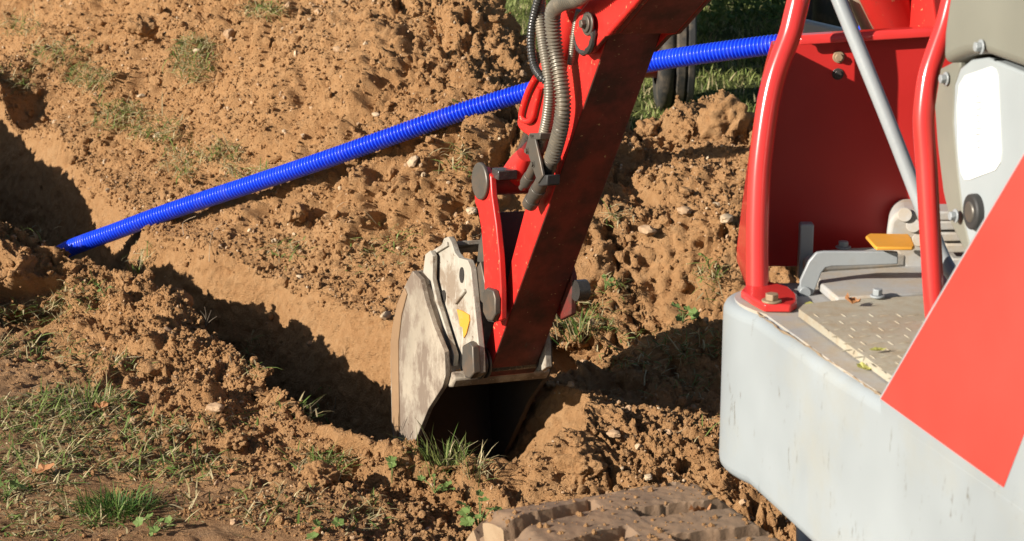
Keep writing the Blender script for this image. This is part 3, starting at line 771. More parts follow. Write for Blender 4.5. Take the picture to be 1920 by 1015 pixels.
# near ear / side plate, far side plate, and the closed box behind the ears
bm_.prism(outl, ex * 0.014); bm_.prism([p + ex * (WBR - WBL - 0.014) for p in outl], ex * 0.014)
boxo = [LP(WBL + .014, *p) for p in lower] + [LP(WBL + .014, *p) for p in upper[:-1]] + [LP(WBL + .014, lo_q - .05, lo_h + .13)]
bm_.prism([p for p in boxo], ex * (WBR - WBL - 0.028))
boom = bm_.build("boom", [M['red'], M['red_shade_dirty']], exc, bevel=0.003)
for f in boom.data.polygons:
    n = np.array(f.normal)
    if abs(np.dot(n, ex)) < 0.5 and n[2] < -0.15: f.material_index = 1  # boom underside gets the paint with shade in its colour too
wc = (WBL + WBR) / 2
K0 = LP(wc, q1 - .06, h1_ + .07); K = [K0, K0 + ed * .14 + eh * .06, np.array([.60, 3.76, 1.53]), np.array([.73, 3.70, 1.44]), np.array([.80, 3.68, 1.22]), np.array([.82, 3.68, .95]), np.array([.82, 3.68, .55])]
p = MB(); p.tube(spline(K, 26), [.115] * 26, 4); p.build("boom_foot", M['red'], boom, smooth=0, bevel=.004)
boom["label"] = "red boom coming down from above with a pinned end"
# weld bead / flange along the lower edge of the near side plate
p = MB(); e1, e2 = LP(WBL - .004, lo_q - .012, lo_h + .002), LP(WBL - .004, *(np.array([lo_q, lo_h]) + dirb * .46))
pth = resample(np.array([e1, e2]), .006); p.tube(pth, [0.006 + 0.003 * random.random() for _ in pth], 10); p.build("weld_bead", M['red'], boom)
p = MB(); c = qh(1092, 62, WBL - .012)
p.cyl(LP(WBL - .012, *c), LP(WBL, *c), 0.040, 32); pin = p.build("boom_pin", M['red'], boom, bevel=0.003)
p = MB(); c2 = qh(1097, 45, WBL - .02); p.cyl(LP(WBL - .016, *c2), LP(WBL - .011, *c2), 0.026, 28); p.cyl(LP(WBL - .021, *c2), LP(WBL - .016, *c2), 0.019, 24); p.cyl(LP(WBL - .032, *c2), LP(WBL - .02, *c2), 0.010, 6); p.build("pin_bolt", M['steel'], boom, bevel=0.0015)
p = MB(); arcp = [LP(WBL - .007, c[0] + 0.043 * math.cos(a), c[1] + 0.043 * math.sin(a)) for a in np.linspace(-2.6, 0.3, 14)]
p.tube(arcp, [0.005 + .004 * random.random() for _ in arcp], 8); p.build("grease_bead", M['grease'], boom)

# --- body: deck slab with deep rounded skirt
ZD = 0.78
deck_px = [(1560, 527), (1491, 528), (1442, 529), (1412, 532), (1390, 538), (1374, 546), (1365, 555), (1362, 563), (1370, 570), (1388, 576), (1412, 590), (1471, 630), (1568, 701), (1650, 750), (1880, 905)]
plan = [PZ(u, v, ZD)[:2] for u, v in deck_px]
ldir = plan[-1] - plan[-4]; ldir /= np.linalg.norm(ldir)             # towards the rear along the left side
rdir = np.array([-ldir[1], ldir[0]])                                   # across to the right
if rdir[0] < 0: rdir = -rdir
# smooth the front-left corner
cor = np.array(plan)
plan2 = [plan[0] + rdir * 0.9 + ldir * 0.05, plan[0] + rdir * .5, plan[0], plan[1], plan[2]]
pc0, pc1 = np.array(plan[2]), np.array(plan[10]); pk = np.array(plan[6]) + np.array([-0.006, 0.006])
for t in np.linspace(0, 1, 12)[1:-1]:
    plan2.append((1 - t) ** 2 * pc0 + 2 * t * (1 - t) * (pk * 2 - (pc0 + pc1) / 2) * 1.0 + t * t * pc1)
plan2 += [plan[10], plan[12], plan[13], plan[14], plan[14] + ldir * 0.9, plan[14] + ldir * 0.9 + rdir * 1.1]
ZB = 0.475
bd = MB(); bd.prism([np.array([p[0], p[1], ZB]) for p in plan2], np.array([0, 0, ZD - ZB]))
body = bd.build("body", M['grey'], exc, bevel=0.020, bseg=5)
body["label"] = "pale grey body skirt with scuffs"
ldir3 = np.array([ldir[0], ldir[1], 0]); rdir3 = np.array([rdir[0], rdir[1], 0]); up3 = np.array([0, 0, 1.0])
sk0 = np.array([*plan[10], 0]); skn = rdir3
def SK(u, v, off=0.0): return PP(u, v, sk0 + rdir3 * off, skn)
# dusty deck surface laid on the slab
ins = []
ctr = np.mean(np.array(plan2), axis=0)
dk = MB(); top = []
for p in plan2:
    d = ctr - p; top.append(p + d / np.linalg.norm(d) * 0.022)
dk.prism([np.array([p[0], p[1], ZD - 0.002]) for p in top], np.array([0, 0, 0.005]))
deck = dk.build("deck", M['deck'], exc); deck["label"] = "dusty grey deck"
# rough worn bead along the deck edge
p = MB(); e = resample(np.array([np.array([*(plan[10] + rdir * .008), ZD + .001]), np.array([*(plan[13] + rdir * .008), ZD + .001])]), .012)
e = e + RNG.normal(0, .0015, e.shape); p.tube(e, [0.0006 + .0022 * random.random() ** 2 for _ in e], 8); p.build("edge_grime", M['rust'], body)

# cowl with the slanted front edge and the broad red stripe
fr = [SK(1650, 750), SK(1785, 518), SK(1920, 290), SK(2040, 90), SK(2090, 10)]
e_end = SK(1880, 905)
zt = fr[-1][2]
rearb = np.array([*plan[14], ZD]) + ldir3 * 0.88
cw = MB()
cpoly = [fr[0] * np.array([1, 1, 0]) + np.array([0, 0, ZD - .05])] + fr + [np.array([rearb[0], rearb[1], zt + .02]), np.array([rearb[0], rearb[1], ZD - .05])]
cw.prism(cpoly, rdir3 * 0.16); cowl = cw.build("side_cowl", M['grey'], exc, bevel=0.006, bseg=3); cowl["label"] = "grey rear side cowl with a broad red stripe"
off = -0.0015
st_px = [SK(1651, 748, off), SK(1786, 516.5, off), SK(1921, 288, off), SK(2040, 88, off), SK(2130, 120, off), SK(2010, 520, off), SK(1920, 812, off), SK(1881, 914, off), SK(1760, 827, off)]
p = MB(); p.prism(st_px, rdir3 * 0.0035); p.build("red_stripe", M['stripe'], cowl)
# thin pale rolled edge of the cowl
p = MB(); p.tube([q + rdir3 * .004 for q in fr], 0.005, 10); p.build("rolled_edge", M['console'], cowl)

# --- handrails with feet
YR = PZ(1420, 552, ZD)[1]
LEANN = np.array([0, -1.0, .24])
def PR(u, v, y0): return PP(u, v, np.array([0, y0, ZD]), LEANN)
r1 = [PR(u, v, YR) for u, v in [(1420, 556), (1420, 500), (1420, 450), (1421, 400), (1424, 330), (1430, 270), (1440, 200), (1451, 150), (1465, 108), (1481, 66), (1490, 30), (1497, 0), (1504, -40)]]
r1 += [r1[-1] + np.array([.03, -.01, .12]), r1[-1] + np.array([.06, -.03, .20]), r1[-1] + np.array([.12, -.07, .24]), r1[-1] + np.array([.2, -.12, .24])]
p = MB(); p.tube(resample(spline(r1, 90), .012), 0.0196, 22); rail1 = p.build("handrail", M['red_rail'], exc, smooth=60); rail1["label"] = "bent red handrail bolted to the front corner"
hexa = [PZ(u, v, ZD + .004) for u, v in [(1389, 560), (1400, 545), (1440, 541), (1478, 552), (1494, 567), (1494, 581), (1482, 587), (1433, 586), (1412, 575)]]
p = MB(); p.prism(hexa, np.array([0, 0, 0.014])); p.build("mounting_foot", M['red_rail'], rail1, bevel=0.003)
p = MB(); p.hexbolt(PZ(1447, 566, ZD + .018), up3, 0.0115, 0.014); p.build("bolt", M['rust'], rail1, bevel=0.001)
Y2 = 3.02
r2 = [PR(u, v, Y2) for u, v in [(1760, 660), (1757, 620), (1751, 555), (1746, 470), (1742, 398), (1737, 310), (1732, 240), (1733, 200), (1741, 142), (1756, 95), (1773, 47), (1785, 0), (1796, -50)]]
r2 += [r2[-1] + np.array([0.0, -.01, .10]), r2[-1] + np.array([-.03, 0.01, .16])]
p = MB(); p.tube(resample(spline(r2, 90), .012), 0.0170, 22); rail2 = p.build("handrail", M['red_rail'], exc, smooth=60); rail2["label"] = "kinked red handrail beside the console"
q = r2[0]; p = MB(); p.cyl(np.array([q[0], q[1], ZD + .003]), np.array([q[0], q[1], ZD + .016]), 0.035, 24); p.build("mounting_foot", M['red_rail'], rail2, bevel=0.002)

# --- front guard: back plate set forward of the rail, side wall running back to it, rolled top lip
YG = YR + 0.20
gl = [(1447, 78), (1437, 114), (1420, 185), (1405, 290), (1390, 400), (1382, 466), (1382, 490), (1392, 506), (1404, 513)]
glp = [PY(u, v, YG) for u, v in gl]
gr_top = PY(1900, 50, YG); gr_bot = PY(1900, 500, YG)
back = glp + [PY(1440, 500, YG), gr_bot, gr_top, PY(1500, 72, YG)]
g = MB(); g.prism(back, np.array([0, 0.005, 0]))
guard = g.build("front_guard", M['red_guard'], exc, bevel=0.0015); guard["label"] = "red sheet metal leg guard, mostly in shade"
# side wall between the back plate's left edge and the rail
rail_at = spline(r1, 200)
wl = MB(); A_, B_ = [], []
for pt in glp[:-1]:
    k = np.argmin(np.abs(rail_at[:150, 2] - pt[2])); A_.append(pt); B_.append(rail_at[k] + np.array([-0.012, 0.004, 0]))
nn = len(A_)
wl.add(A_ + B_ + [a + np.array([.005, 0, 0]) for a in A_] + [b + np.array([.005, 0, 0]) for b in B_],
       [[i, i + 1, nn + i + 1, nn + i] for i in range(nn - 1)] + [[2 * nn + i, 3 * nn + i, 3 * nn + i + 1, 2 * nn + i + 1] for i in range(nn - 1)] +
       [[0, nn, 3 * nn, 2 * nn], [nn - 1, 3 * nn - 1, 4 * nn - 1, 2 * nn - 1]] + [[i, 2 * nn + i, 2 * nn + i + 1, i + 1] for i in range(nn - 1)] + [[nn + i, nn + i + 1, 3 * nn + i + 1, 3 * nn + i] for i in range(nn - 1)])
wl.build("side_wall", M['red_rail'], guard)
tp0, tp1 = PY(1496, 72, YG), PY(1905, 48, YG)
p = MB(); dx = tp1 - tp0
p.prism([tp0 + np.array([0, .004, .008]), tp0 + np.array([0, -.022, .008]), tp0 + np.array([0, -.026, .002]), tp0 + np.array([0, -.026, -.008]), tp0 + np.array([0, -.020, -.008]), tp0 + np.array([0, -.018, 0]), tp0 + np.array([0, .004, 0])], dx)
p.build("top_lip", M['red_rail'], guard, bevel=0.002)
for (u, v, mt) in [(1572, 107, 'rust'), (1571, 139, 'grease')]:
    p = MB(); p.hexbolt(PY(u, v, YG - .001), np.array([0, -1, 0]), 0.0072, 0.010 if mt == 'rust' else .005); p.build("bolt", M[mt], guard, bevel=0.0008)

# --- grey rod (lever) running down across the guard and round to the deck
rod = [PD(u, v, d) for u, v, d in [(1555, -45, 3.28), (1573, 0, 3.27), (1620, 115, 3.26), (1669, 236, 3.25), (1722, 372, 3.24), (1750, 440, 3.23), (1768, 484, 3.21), (1788, 516, 3.18), (1815, 532, 3.15)]]
p = MB(); p.tube(resample(spline(rod, 80), .01), 0.0122, 18); lever = p.build("lever_rod", M['bracket'], exc, smooth=60); lever["label"] = "long pale grey rod slanting across the guard"

# --- floor plate with raised studs
fl = [PZ(u, v, ZD + .006) for u, v in [(1497, 594), (1506, 585), (1572, 577), (1740, 568), (1800, 640), (1760, 700), (1690, 735), (1664, 716)]]
p = MB(); p.prism(fl, np.array([0, 0, .013]))
for i in range(9):
    for j in range(10):
        u = 1530 + 26 * i + 13 * (j % 2) + 9 * j; v = 592 + 13 * j
        if v > 596 + (u - 1500) * 0.70 or u > 1745 or v < 582: continue
        c = PZ(u, v, ZD + .019); d = rdir3 if (i + j) % 2 else ldir3
        e = np.cross(up3, d); p.tube([c - d * .010, c - d * .005, c + d * .005, c + d * .010], [0.0003, 0.0013, 0.0013, 0.0003], 8)
floor_p = p.build("floor_plate", M['floor'], exc, bevel=0.0012); floor_p["label"] = "worn studded floor plate"
# raised plate in front of it, with bolts
rp = [PZ(u, v, ZD + .006) for u, v in [(1569, 576), (1735, 566), (1760, 520), (1700, 498), (1545, 503), (1530, 532), (1536, 548)]]
p = MB(); p.prism(rp, np.array([0, 0, .016])); raised = p.build("foot_plate", M['deck'], exc, bevel=0.004); raised["label"] = "bolted grey plate under the pedal"
p = MB(); p.hexbolt(PZ(1645, 557, ZD + .022), up3, 0.0085, 0.014); p.build("bolt", M['bracket'], raised, bevel=.001)
pd_ = [PZ(u, v, ZD + .045) for u, v in [(1506, 482), (1530, 470), (1600, 464), (1700, 461), (1700, 476), (1640, 480), (1545, 486), (1512, 492)]]
p = MB(); p.prism([q - up3 * .025 for q in pd_], up3 * .025); ped = p.build("pedal_box", M['deck'], exc, bevel=0.006, bseg=3); ped["label"] = "low grey pedal box"
p = MB(); p.hexbolt(PZ(1581, 465, ZD + .045), up3, 0.0095, 0.012); p.build("bolt", M['bracket'], ped, bevel=.001)
p = MB(); c = PZ(1510, 470, ZD + .05); p.box(c + np.array([0, 0, 0.0]), np.array([.012, 0, 0]), np.array([0, .012, 0]), up3 * .05); p.build("post", M['bracket'], ped, bevel=.003)
# pedal: bent strip with yellow pad
YP = 3.26
br = MB()
strip = [(1508, 556), (1512, 528), (1530, 500), (1536, 486), (1545, 485), (1600, 486), (1660, 485), (1684, 484)]
lowr = [(1522, 560), (1530, 540), (1540, 513), (1548, 503), (1560, 500), (1600, 499), (1660, 497), (1684, 496)]
uppr = [(1500, 545), (1500, 527), (1517, 490), (1531, 474), (1545, 472), (1600, 472), (1660, 472), (1684, 473)]
br.strip([PY(u, v, YP) for u, v in uppr], [PY(a, b, YP) - PY(u, v, YP) for (u, v), (a, b) in zip(uppr, lowr)], np.array([0, 0.009, 0]))
pedal = br.build("pedal", M['bracket'], exc, bevel=0.002); pedal["label"] = "bent grey pedal bracket with a yellow pad"
pad = [PZ(u, v, PY(1660, 466, YP)[2] + .003) for u, v in [(1623, 449), (1630, 444), (1703, 445), (1709, 452), (1715, 467), (1711, 470), (1643, 470), (1638, 466)]]
p = MB(); p.prism(pad, up3 * .006); p.build("pedal_pad", M['yellow'], pedal, bevel=0.002)
p = MB(); p.cyl(PY(1509, 548, YP) + np.array([0, .02, 0]), PY(1509, 548, YP) - np.array([0, .006, 0]), .010); p.build("pivot", M['bracket'], pedal, bevel=.001)

# --- control cover with round caps
def ycyl(u, v, y): return PY(u, v, y)
cvb = [(1667, 412), (1684, 396), (1740, 394), (1752, 470), (1745, 552), (1731, 549), (1712, 538), (1684, 489), (1662, 444)]
YC = 3.38
p = MB(); lo = [PY(u, v, YC) for u, v in cvb]; p.prism(lo, np.array([0.02, .10, 0.0]))
cover = p.build("control_cover", M['deck'], exc, bevel=0.010, bseg=4); cover["label"] = "dusty beige control cover with round caps"
for (u, v) in [(1697, 404), (1713, 424), (1724, 450)]:
    p = MB(); c = PY(u, v, YC); p.cyl(c + np.array([0, .002, 0]), c + np.array([-.001, -.004, 0.002]), 0.0125, 20); p.build("cap", M['deck'], cover, bevel=.001)
p = MB(); c = PY(1722, 538, YC - .01); p.cyl(c + np.array([0, .02, 0]), c + np.array([-.004, -.014, 0]), 0.0145, 20); p.build("end_knob", M['console'], cover, bevel=.004)
p = MB()
for k, (u, v) in enumerate([(1772, 398), (1776, 416), (1784, 437), (1794, 458), (1806, 485)]):
    c = PY(u, v, 3.28); p.box(c, np.array([.026, 0, 0]), np.array([0, .03, 0]), np.array([0, 0, .0078]))
boot = p.build("ribbed_boot", M['deck'], exc, bevel=.003); boot["label"] = "stepped beige boot at the foot of the console"

# --- side console (operator's seat box)
c0 = PD(1820, 300, 2.98); cn = rdir3 * 0.97 + ldir3 * 0.10; cn /= np.linalg.norm(cn)
def CS(u, v, off=0.0): return PP(u, v, c0 + cn * off, cn)
low = [(1789, 160), (1800, 128), (1820, 112), (1850, 108), (1925, 138), (2080, 200), (2080, 640), (1850, 600), (1822, 480), (1806, 410), (1795, 320), (1787, 230)]
p = MB(); p.prism([CS(u, v) for u, v in low], cn * 0.16); console = p.build("side_console", M['console'], exc, bevel=.004); console["label"] = "grey side console with a white sticker"
rimo = [(1763, 128), (1800, 108), (1800, 128), (1789, 160), (1787, 230), (1795, 320), (1806, 410), (1822, 480), (1850, 600), (1830, 560), (1806, 462), (1782, 420), (1768, 360), (1757, 270), (1752, 200)]
rimo = [(1800, 110), (1800, 128), (1789, 160), (1787, 230), (1795, 320), (1806, 410), (1822, 480), (1845, 560), (1830, 560), (1806, 466), (1782, 420), (1768, 360), (1757, 270), (1752, 200), (1763, 128)]
p = MB(); p.prism([CS(u, v, .012) for u, v in rimo], cn * 0.10); p.build("rim_strip", M['olive'], console, bevel=.003)
upb = [(1766, 122), (1790, 109), (1811, 102), (1846, 102), (1925, 131), (2080, 190), (2080, -120), (1800, -120), (1775, 10), (1768, 60)]
p = MB(); p.prism([CS(u, v, -.022) for u, v in upb], cn * 0.22); upper_c = p.build("upper_casing", M['olive'], console, bevel=.014, bseg=4)
stk = [(1809, 142), (1858, 125), (1866, 130), (1870, 142), (1877, 285), (1875, 305), (1866, 319), (1818, 337), (1808, 337), (1802, 325), (1797, 290), (1794, 200), (1798, 160)]
p = MB(); p.prism([CS(u, v, -.0015) for u, v in stk], cn * 0.004); p.build("sticker", M['white'], console)
p = MB(); c = CS(1832, 397); p.cyl(c + cn * .003, c - cn * .012, .027, 28); p.build("socket", M['dark'], console, bevel=.003)
p = MB(); p.cyl(c, c - cn * .014, .016, 24); p.build("socket_plug", M['steel'], console, bevel=.003)
for (u, v, o_) in [(1841, 88, -.024), (1775, 148, 0.010), (1793, 405, .004)]:
    p = MB(); p.hexbolt(CS(u, v, o_), -cn, .0075, .011); p.build("bolt", M['bracket'], console, bevel=.001)
# faint printed lines on the sticker
p = MB()
for k in range(9):
    u, v = 1833 + (k % 3), 180 + 12 * k; w_ = 2 + (k * 7) % 4; p.prism([CS(u - w_, v, -.0022), CS(u + w_, v - 1, -.0022), CS(u + w_, v + 1.2, -.0022), CS(u - w_, v + 2.2, -.0022)], cn * .001)
p.build("faded_print", M['bracket'], console)

# --- things between guard and boom root
p = MB(); a, b = PY(1705, 80, 3.72), PY(1655, -30, 3.66); p.cyl(a - (b - a) * .8, b + (b - a) * 1.2, .050, 28)
bc = p.build("boom_cylinder", M['red'], exc, bevel=.002); bc["label"] = "red boom cylinder behind the guard"
p = MB(); p.prism([PY(u, v, 3.62) for u, v in [(1712, -20), (1760, -20), (1760, 90), (1745, 70)]], np.array([0, .03, 0])); p.build("boom_bracket", M['red'], exc, bevel=.003)
p = MB(); p.prism([PY(u, v, 3.66) for u, v in [(1556, -10), (1577, -10), (1618, 75), (1606, 75)]], np.array([0, .02, 0])); p.build("hose_bracket", paint("rust_red", (.3, .07, .03), .6), exc, bevel=.003)
p = MB(); p.tube(spline([PY(1600, -20, 3.7), PY(1618, 25, 3.7), PY(1632, 60, 3.7), PY(1640, 110, 3.7)], 30), .016, 14); p.build("feed_hose", M['wood'], exc)
p = MB(); p.prism([PY(u, v, 4.3) for u, v in [(1495, 40), (1512, 40), (1590, 58), (1700, 80), (1700, 470), (1510, 470)]], np.array([0, .05, 0]))
for u_ in (1540, 1660): q = PY(u_, 440, 4.3); p.tube([q, np.array([q[0] - .1, 3.75, .42]), np.array([q[0] - .15, 3.3, .28])], .03, 10)
bl = p.build("dozer_blade", M['console'], exc, bevel=.006); bl["label"] = "grey blade edge seen over the guard"

# --- rubber track
tb = np.array([0.41, -0.912, 0]); tb /= np.linalg.norm(tb); tl = np.array([-tb[1], tb[0], 0])
TWD, RT_, LEN = 0.38, 0.218, 1.35
T0 = PZ(926, 966, 0.445)
tc_ = np.array([T0[0], T0[1], RT_ + .012]) + tb * 0.06
def belt(par, r):
    """closed belt loop; par = length along it"""
    L1 = LEN; C = math.pi * r; tot = 2 * L1 + 2 * C; x = par % tot
    if x < L1: return tc_ + tb * x + up3 * r, up3
    x -= L1
    if x < C: a = x / r; return tc_ + tb * (L1 + r * math.sin(a)) + up3 * r * math.cos(a), tb * math.sin(a) + up3 * math.cos(a)
    x -= C
    if x < L1: return tc_ + tb * (L1 - x) - up3 * r, -up3
    x -= L1; a = x / r; return tc_ - tb * r * math.sin(a) - up3 * r * math.cos(a), -tb * math.sin(a) - up3 * math.cos(a)
tot = 2 * LEN + 2 * math.pi * RT_
tk = MB(); n = 120; vs = []; rb = RT_ - .026
for k in range(n):
    p_, nr = belt(k / n * (2 * LEN + 2 * math.pi * rb), rb)
    vs += [p_, p_ + tl * TWD, p_ + tl * TWD - nr * .03, p_ - nr * .03]
fs = []
for k in range(n):
    a = 4 * k; b = 4 * ((k + 1) % n)
    for e in range(4): fs.append([a + e, a + (e + 1) % 4, b + (e + 1) % 4, b + e])
tk.add(vs, fs)
track = tk.build("rubber_track", [M['tread']], exc, smooth=50); track["label"] = "mud caked rubber track under the body"
pit = 0.128
par_g = np.arange(tot - .62, tot + LEN + .05, .0042); w_g = np.linspace(-.006, TWD + .006, 92)
Pg, Wg = np.meshgrid(par_g, w_g, indexing='ij')
def lugs(side):
    ph = (0 if side == 0 else .5); c_ = (0.100 if side == 0 else TWD - .100)
    sk = Pg + (Wg - c_) * (.16 if side == 0 else -.16) - ph * pit
    d = np.abs((sk / pit + .5) % 1 - .5) * pit
    a = sm(.0465, .043, d + .004 * fbm(Pg, Wg, 40, 4, 401 + side))
    b = sm(.116, .108, np.abs(Wg - c_) + .004 * fbm(Pg, Wg, 25, 3, 411 + side)); return a * b
lug_h = np.maximum(lugs(0), lugs(1)) * (.034 + .002 * fbm(Pg, Wg, 18, 3, 420))
mud = -.003 + .012 * fbm(Pg, Wg, 14, 5, 430) + .30 * clods(Pg, Wg, .02, 440, .35) + .35 * clods(Pg, Wg, .010, 445, .6)
edge_r = -.016 * sm(.03, 0, np.minimum(Wg + .006, TWD + .006 - Wg)) ** 1.5
Hh = np.maximum(lug_h, mud) + edge_r + .0022 * fbm(Pg, Wg, 90, 3, 450)
mudmask = sm(-.002, .004, mud - lug_h)
VV = np.zeros(Pg.shape + (3,))
for a in range(len(par_g)):
    p_, nr = belt(par_g[a], rb); VV[a] = p_ + tl * w_g[:, None] + nr * Hh[a][:, None]
n0, n1 = Pg.shape; ix = np.arange(n0 * n1).reshape(n0, n1)
qd = np.stack([ix[:-1, :-1], ix[1:, :-1], ix[1:, 1:], ix[:-1, 1:]], -1).reshape(-1, 4)
# skirts down both edges so the belt reads as a thick moulding
lowv = []
for col_ in (0, n1 - 1):
    for a in range(n0): p_, nr = belt(par_g[a], rb); lowv.append(p_ + tl * w_g[col_] - nr * .03)
lowv = np.array(lowv); o0 = n0 * n1
for c_i, col_ in enumerate((0, n1 - 1)):
    e_i = ix[:, col_]; l_i = o0 + c_i * n0 + np.arange(n0)
    qd = np.concatenate([qd, np.stack([e_i[:-1], e_i[1:], l_i[1:], l_i[:-1]], -1)])
allv = np.concatenate([VV.reshape(-1, 3), lowv]) - origin_of(exc)
mi_ = np.zeros(len(qd), int); mi_[(n0 - 1) * (n1 - 1):] = 1
tm = np.zeros(len(allv)); tm[:n0 * n1] = mudmask.ravel()
pads = fast_mesh("tread", allv, [qd], [M['tread'], M['tread_side']], mi_, smooth=True, attr={"mud": tm}); pads.parent = track; pads.data.set_sharp_from_angle(angle=math.radians(38))
p = MB()
for c_ in (0, LEN * .5, LEN): p.cyl(tc_ + tb * c_ + tl * .06, tc_ + tb * c_ + tl * .25, RT_ - .06, 28)
p.box(tc_ + tb * LEN / 2 + tl * .16, tb * LEN / 2, tl * .07, up3 * .09); p.build("track_frame", M['dark'], exc)
p = MB(); cc = np.array([*ctr, 0]) + rdir3 * .25; p.cyl(cc + up3 * .30, cc + up3 * (ZB + .05), .20, 32); p.build("slew_ring", M['dark'], exc)

# ------------------------------------------------------------------ blue pipe
DP = 0.057
pp = PIPE
pw = [PD(u, v, d) for u, v, d in pp]
e_ = pw[-1]; pw += [e_ + np.array([.5, .0, .0]), np.array([e_[0] + 1.0, e_[1] + .1, .75]), np.array([e_[0] + 1.45, e_[1] + .2, .35]), np.array([e_[0] + 1.75, e_[1] + .25, .03])]
pathp = resample(spline(pw, 700), 0.0122 / 6)
prof = [1.0, 1.0, 0.95, 0.80, 0.74, 0.86]
pm = MB(); pm.tube(pathp, [DP / 2 * 1.06 * prof[k % 6] for k in range(len(pathp))], 22)
pipe = pm.build("corrugated_pipe", M['blue'], None, smooth=70)
tag(pipe, "bright blue corrugated plastic pipe rising out of the trench over the spoil", "pipe")

# ------------------------------------------------------------------ tyres far behind the arm, with an added unseen trailer bed
tr = thing("farm_trailer", (0.7, 10.2, 0.0), "muddy twin tyres standing in the grass behind the arm, under an added unseen trailer bed", "trailer")
def tyre(c, r, w, par, name="tyre"):
    prof = [(-.5, .62), (-.5, .86), (-.42, .96), (-.25, 1.0), (.25, 1.0), (.42, .96), (.5, .86), (.5, .62)]
    seg = 40; vs = []
    for k in range(seg):
        a = 2 * math.pi * k / seg
        for (x, q) in prof:
            rr = r * q * (0.985 if (k % 2 and q > .95) else 1)
            vs.append(c + np.array([x * w, rr * math.cos(a), rr * math.sin(a)]))
    m_ = len(prof); fs = [[k * m_ + e, k * m_ + (e + 1) % m_, ((k + 1) % seg) * m_ + (e + 1) % m_, ((k + 1) % seg) * m_ + e] for k in range(seg) for e in range(m_)]
    mb = MB(); mb.add(vs, fs); return mb.build(name, M['rubber'], par, smooth=45)
for (u, w) in [(1243, .075), (1268, .062), (1286, .045)]:
    q = PY(u, 150, 9.3); tyre(np.array([q[0], 9.3, .315]), .32, w * 1.0, tr)
q = PY(1222, 145, 9.25); p = MB(); p.cyl(np.array([q[0] - .05, 9.3, .31]), np.array([q[0] + .10, 9.3, .31]), .16, 28); p.build("hub", M['red'], tr)
q = PY(1548, -30, 10.6); tyre(np.array([q[0], 10.6, .34]), .34, .19, tr)
p = MB(); p.box([0.35, 10.7, .78], np.array([.70, 0, 0]), np.array([0, 1.1, 0]), np.array([0, 0, .22])); p.build("shade_trailer_bed", M['dark'], tr, bevel=.01)  # unseen bed, added to throw shade on the shrubs behind
p = MB(); q = PY(1566, 30, 10.4); p.box([q[0], 10.4, .33], np.array([.022, 0, 0]), np.array([0, .03, 0]), np.array([0, 0, .35])); p.build("tail_post", M['wood'], tr)
p = MB(); p.box([.9, 9.75, .5], np.array([1.0, 0, 0]), np.array([0, .03, 0]), np.array([0, 0, .03])); p.build("axle_beam", M['dark'], tr)

# ------------------------------------------------------------------ lumps and stones as things of their own
def lump(center, size, seed, squash=(1, 1, .8), rough=.35, sub=4, facet=0.0):
    bm = bmesh.new(); bmesh.ops.create_icosphere(bm, subdivisions=sub, radius=1.0)
    off = Vector((seed * 3.7, seed * 1.3, -seed * 2.1))
    for v in bm.verts:
        c = v.co.copy()
        k = 1 + rough * mnoise.fractal(c * 1.1 + off, 1.0, 2.0, 4) + (rough * .5) * mnoise.noise(c * 3.1 + off)
        if facet:
            vd = mnoise.voronoi(c * 1.2 + off)[0]; k *= 1 - facet * vd[0]
        else: k += rough * .22 * mnoise.fractal(c * 6 + off, .8, 2.1, 4)
        v.co = Vector((c.x * squash[0], c.y * squash[1], c.z * squash[2])) * k * size
    vs = np.array([v.co for v in bm.verts]); fs = [[v.index for v in f.verts] for f in bm.faces]; bm.free()
    a = random.uniform(0, 6.28); R = np.array([[math.cos(a), -math.sin(a), 0], [math.sin(a), math.cos(a), 0], [0, 0, 1]])
    return vs @ R.T + np.asarray(center), fs
def lay(name, u, v, size, mat, label, cat, seed, group=None, **kw):
    p = pick(u, v + 0.2 * size * 700); c = p + np.array([0, 0, size * .25])
    vs, fs = lump(c, size, seed, **kw)
    o = link_mesh(name, vs, fs, M[mat], None, loc=c, smooth=(35 if kw.get('facet') else 70)); tag(o, label, cat, group); return o
CL = dict(squash=(1, .9, .85), rough=.45, sub=5)
p_ = pick(1365, 262); c_ = p_ + np.array([0.0, 0.05, .045])
vs, fs = lump(c_, .088, 5, (1.05, .9, 1.0), .35, 5); tag(link_mesh("soil_clod", vs, fs, M['clod'], None, loc=c_, smooth=70), "largest soil lump, on the heap crest left of the red handrail", "soil clod")
lay("soil_clod", 1215, 245, .05, 'clod', "soil lump on the heap just right of the dark arm, below the muddy tyres", "soil clod", 8, **CL)
lay("soil_clod", 1290, 250, .05, 'clod', "soil lump on the heap crest left of the largest one", "soil clod", 9, **CL)
lay("soil_clod", 555, 400, .036, 'clod', "rounded brown soil lump just below the blue pipe", "soil clod", 12, **CL)
lay("soil_clod", 1090, 880, .055, 'clod', "crumbling soil lump between bucket mouth and track", "soil clod", 14, **CL)
lay("soil_clod", 285, 690, .036, 'clod', "flat topped soil lump near the lip of the trench", "soil clod", 17, squash=(1.2, 1, .55), rough=.3, sub=4)
lay("soil_clod", 265, 50, .06, 'clod', "shadowed soil lump near the top edge of the heap", "soil clod", 19, **CL)
lay("soil_clod", 600, 900, .045, 'clod', "dark moist soil lump beside the weeds in the foreground", "soil clod", 21, **CL)
lay("soil_clod", 440, 830, .03, 'clod', "small soil lump on trodden ground beyond the dense tuft", "soil clod", 23, **CL)
ST = dict(squash=(1.25, .9, .6), rough=.3, sub=3, facet=.25)
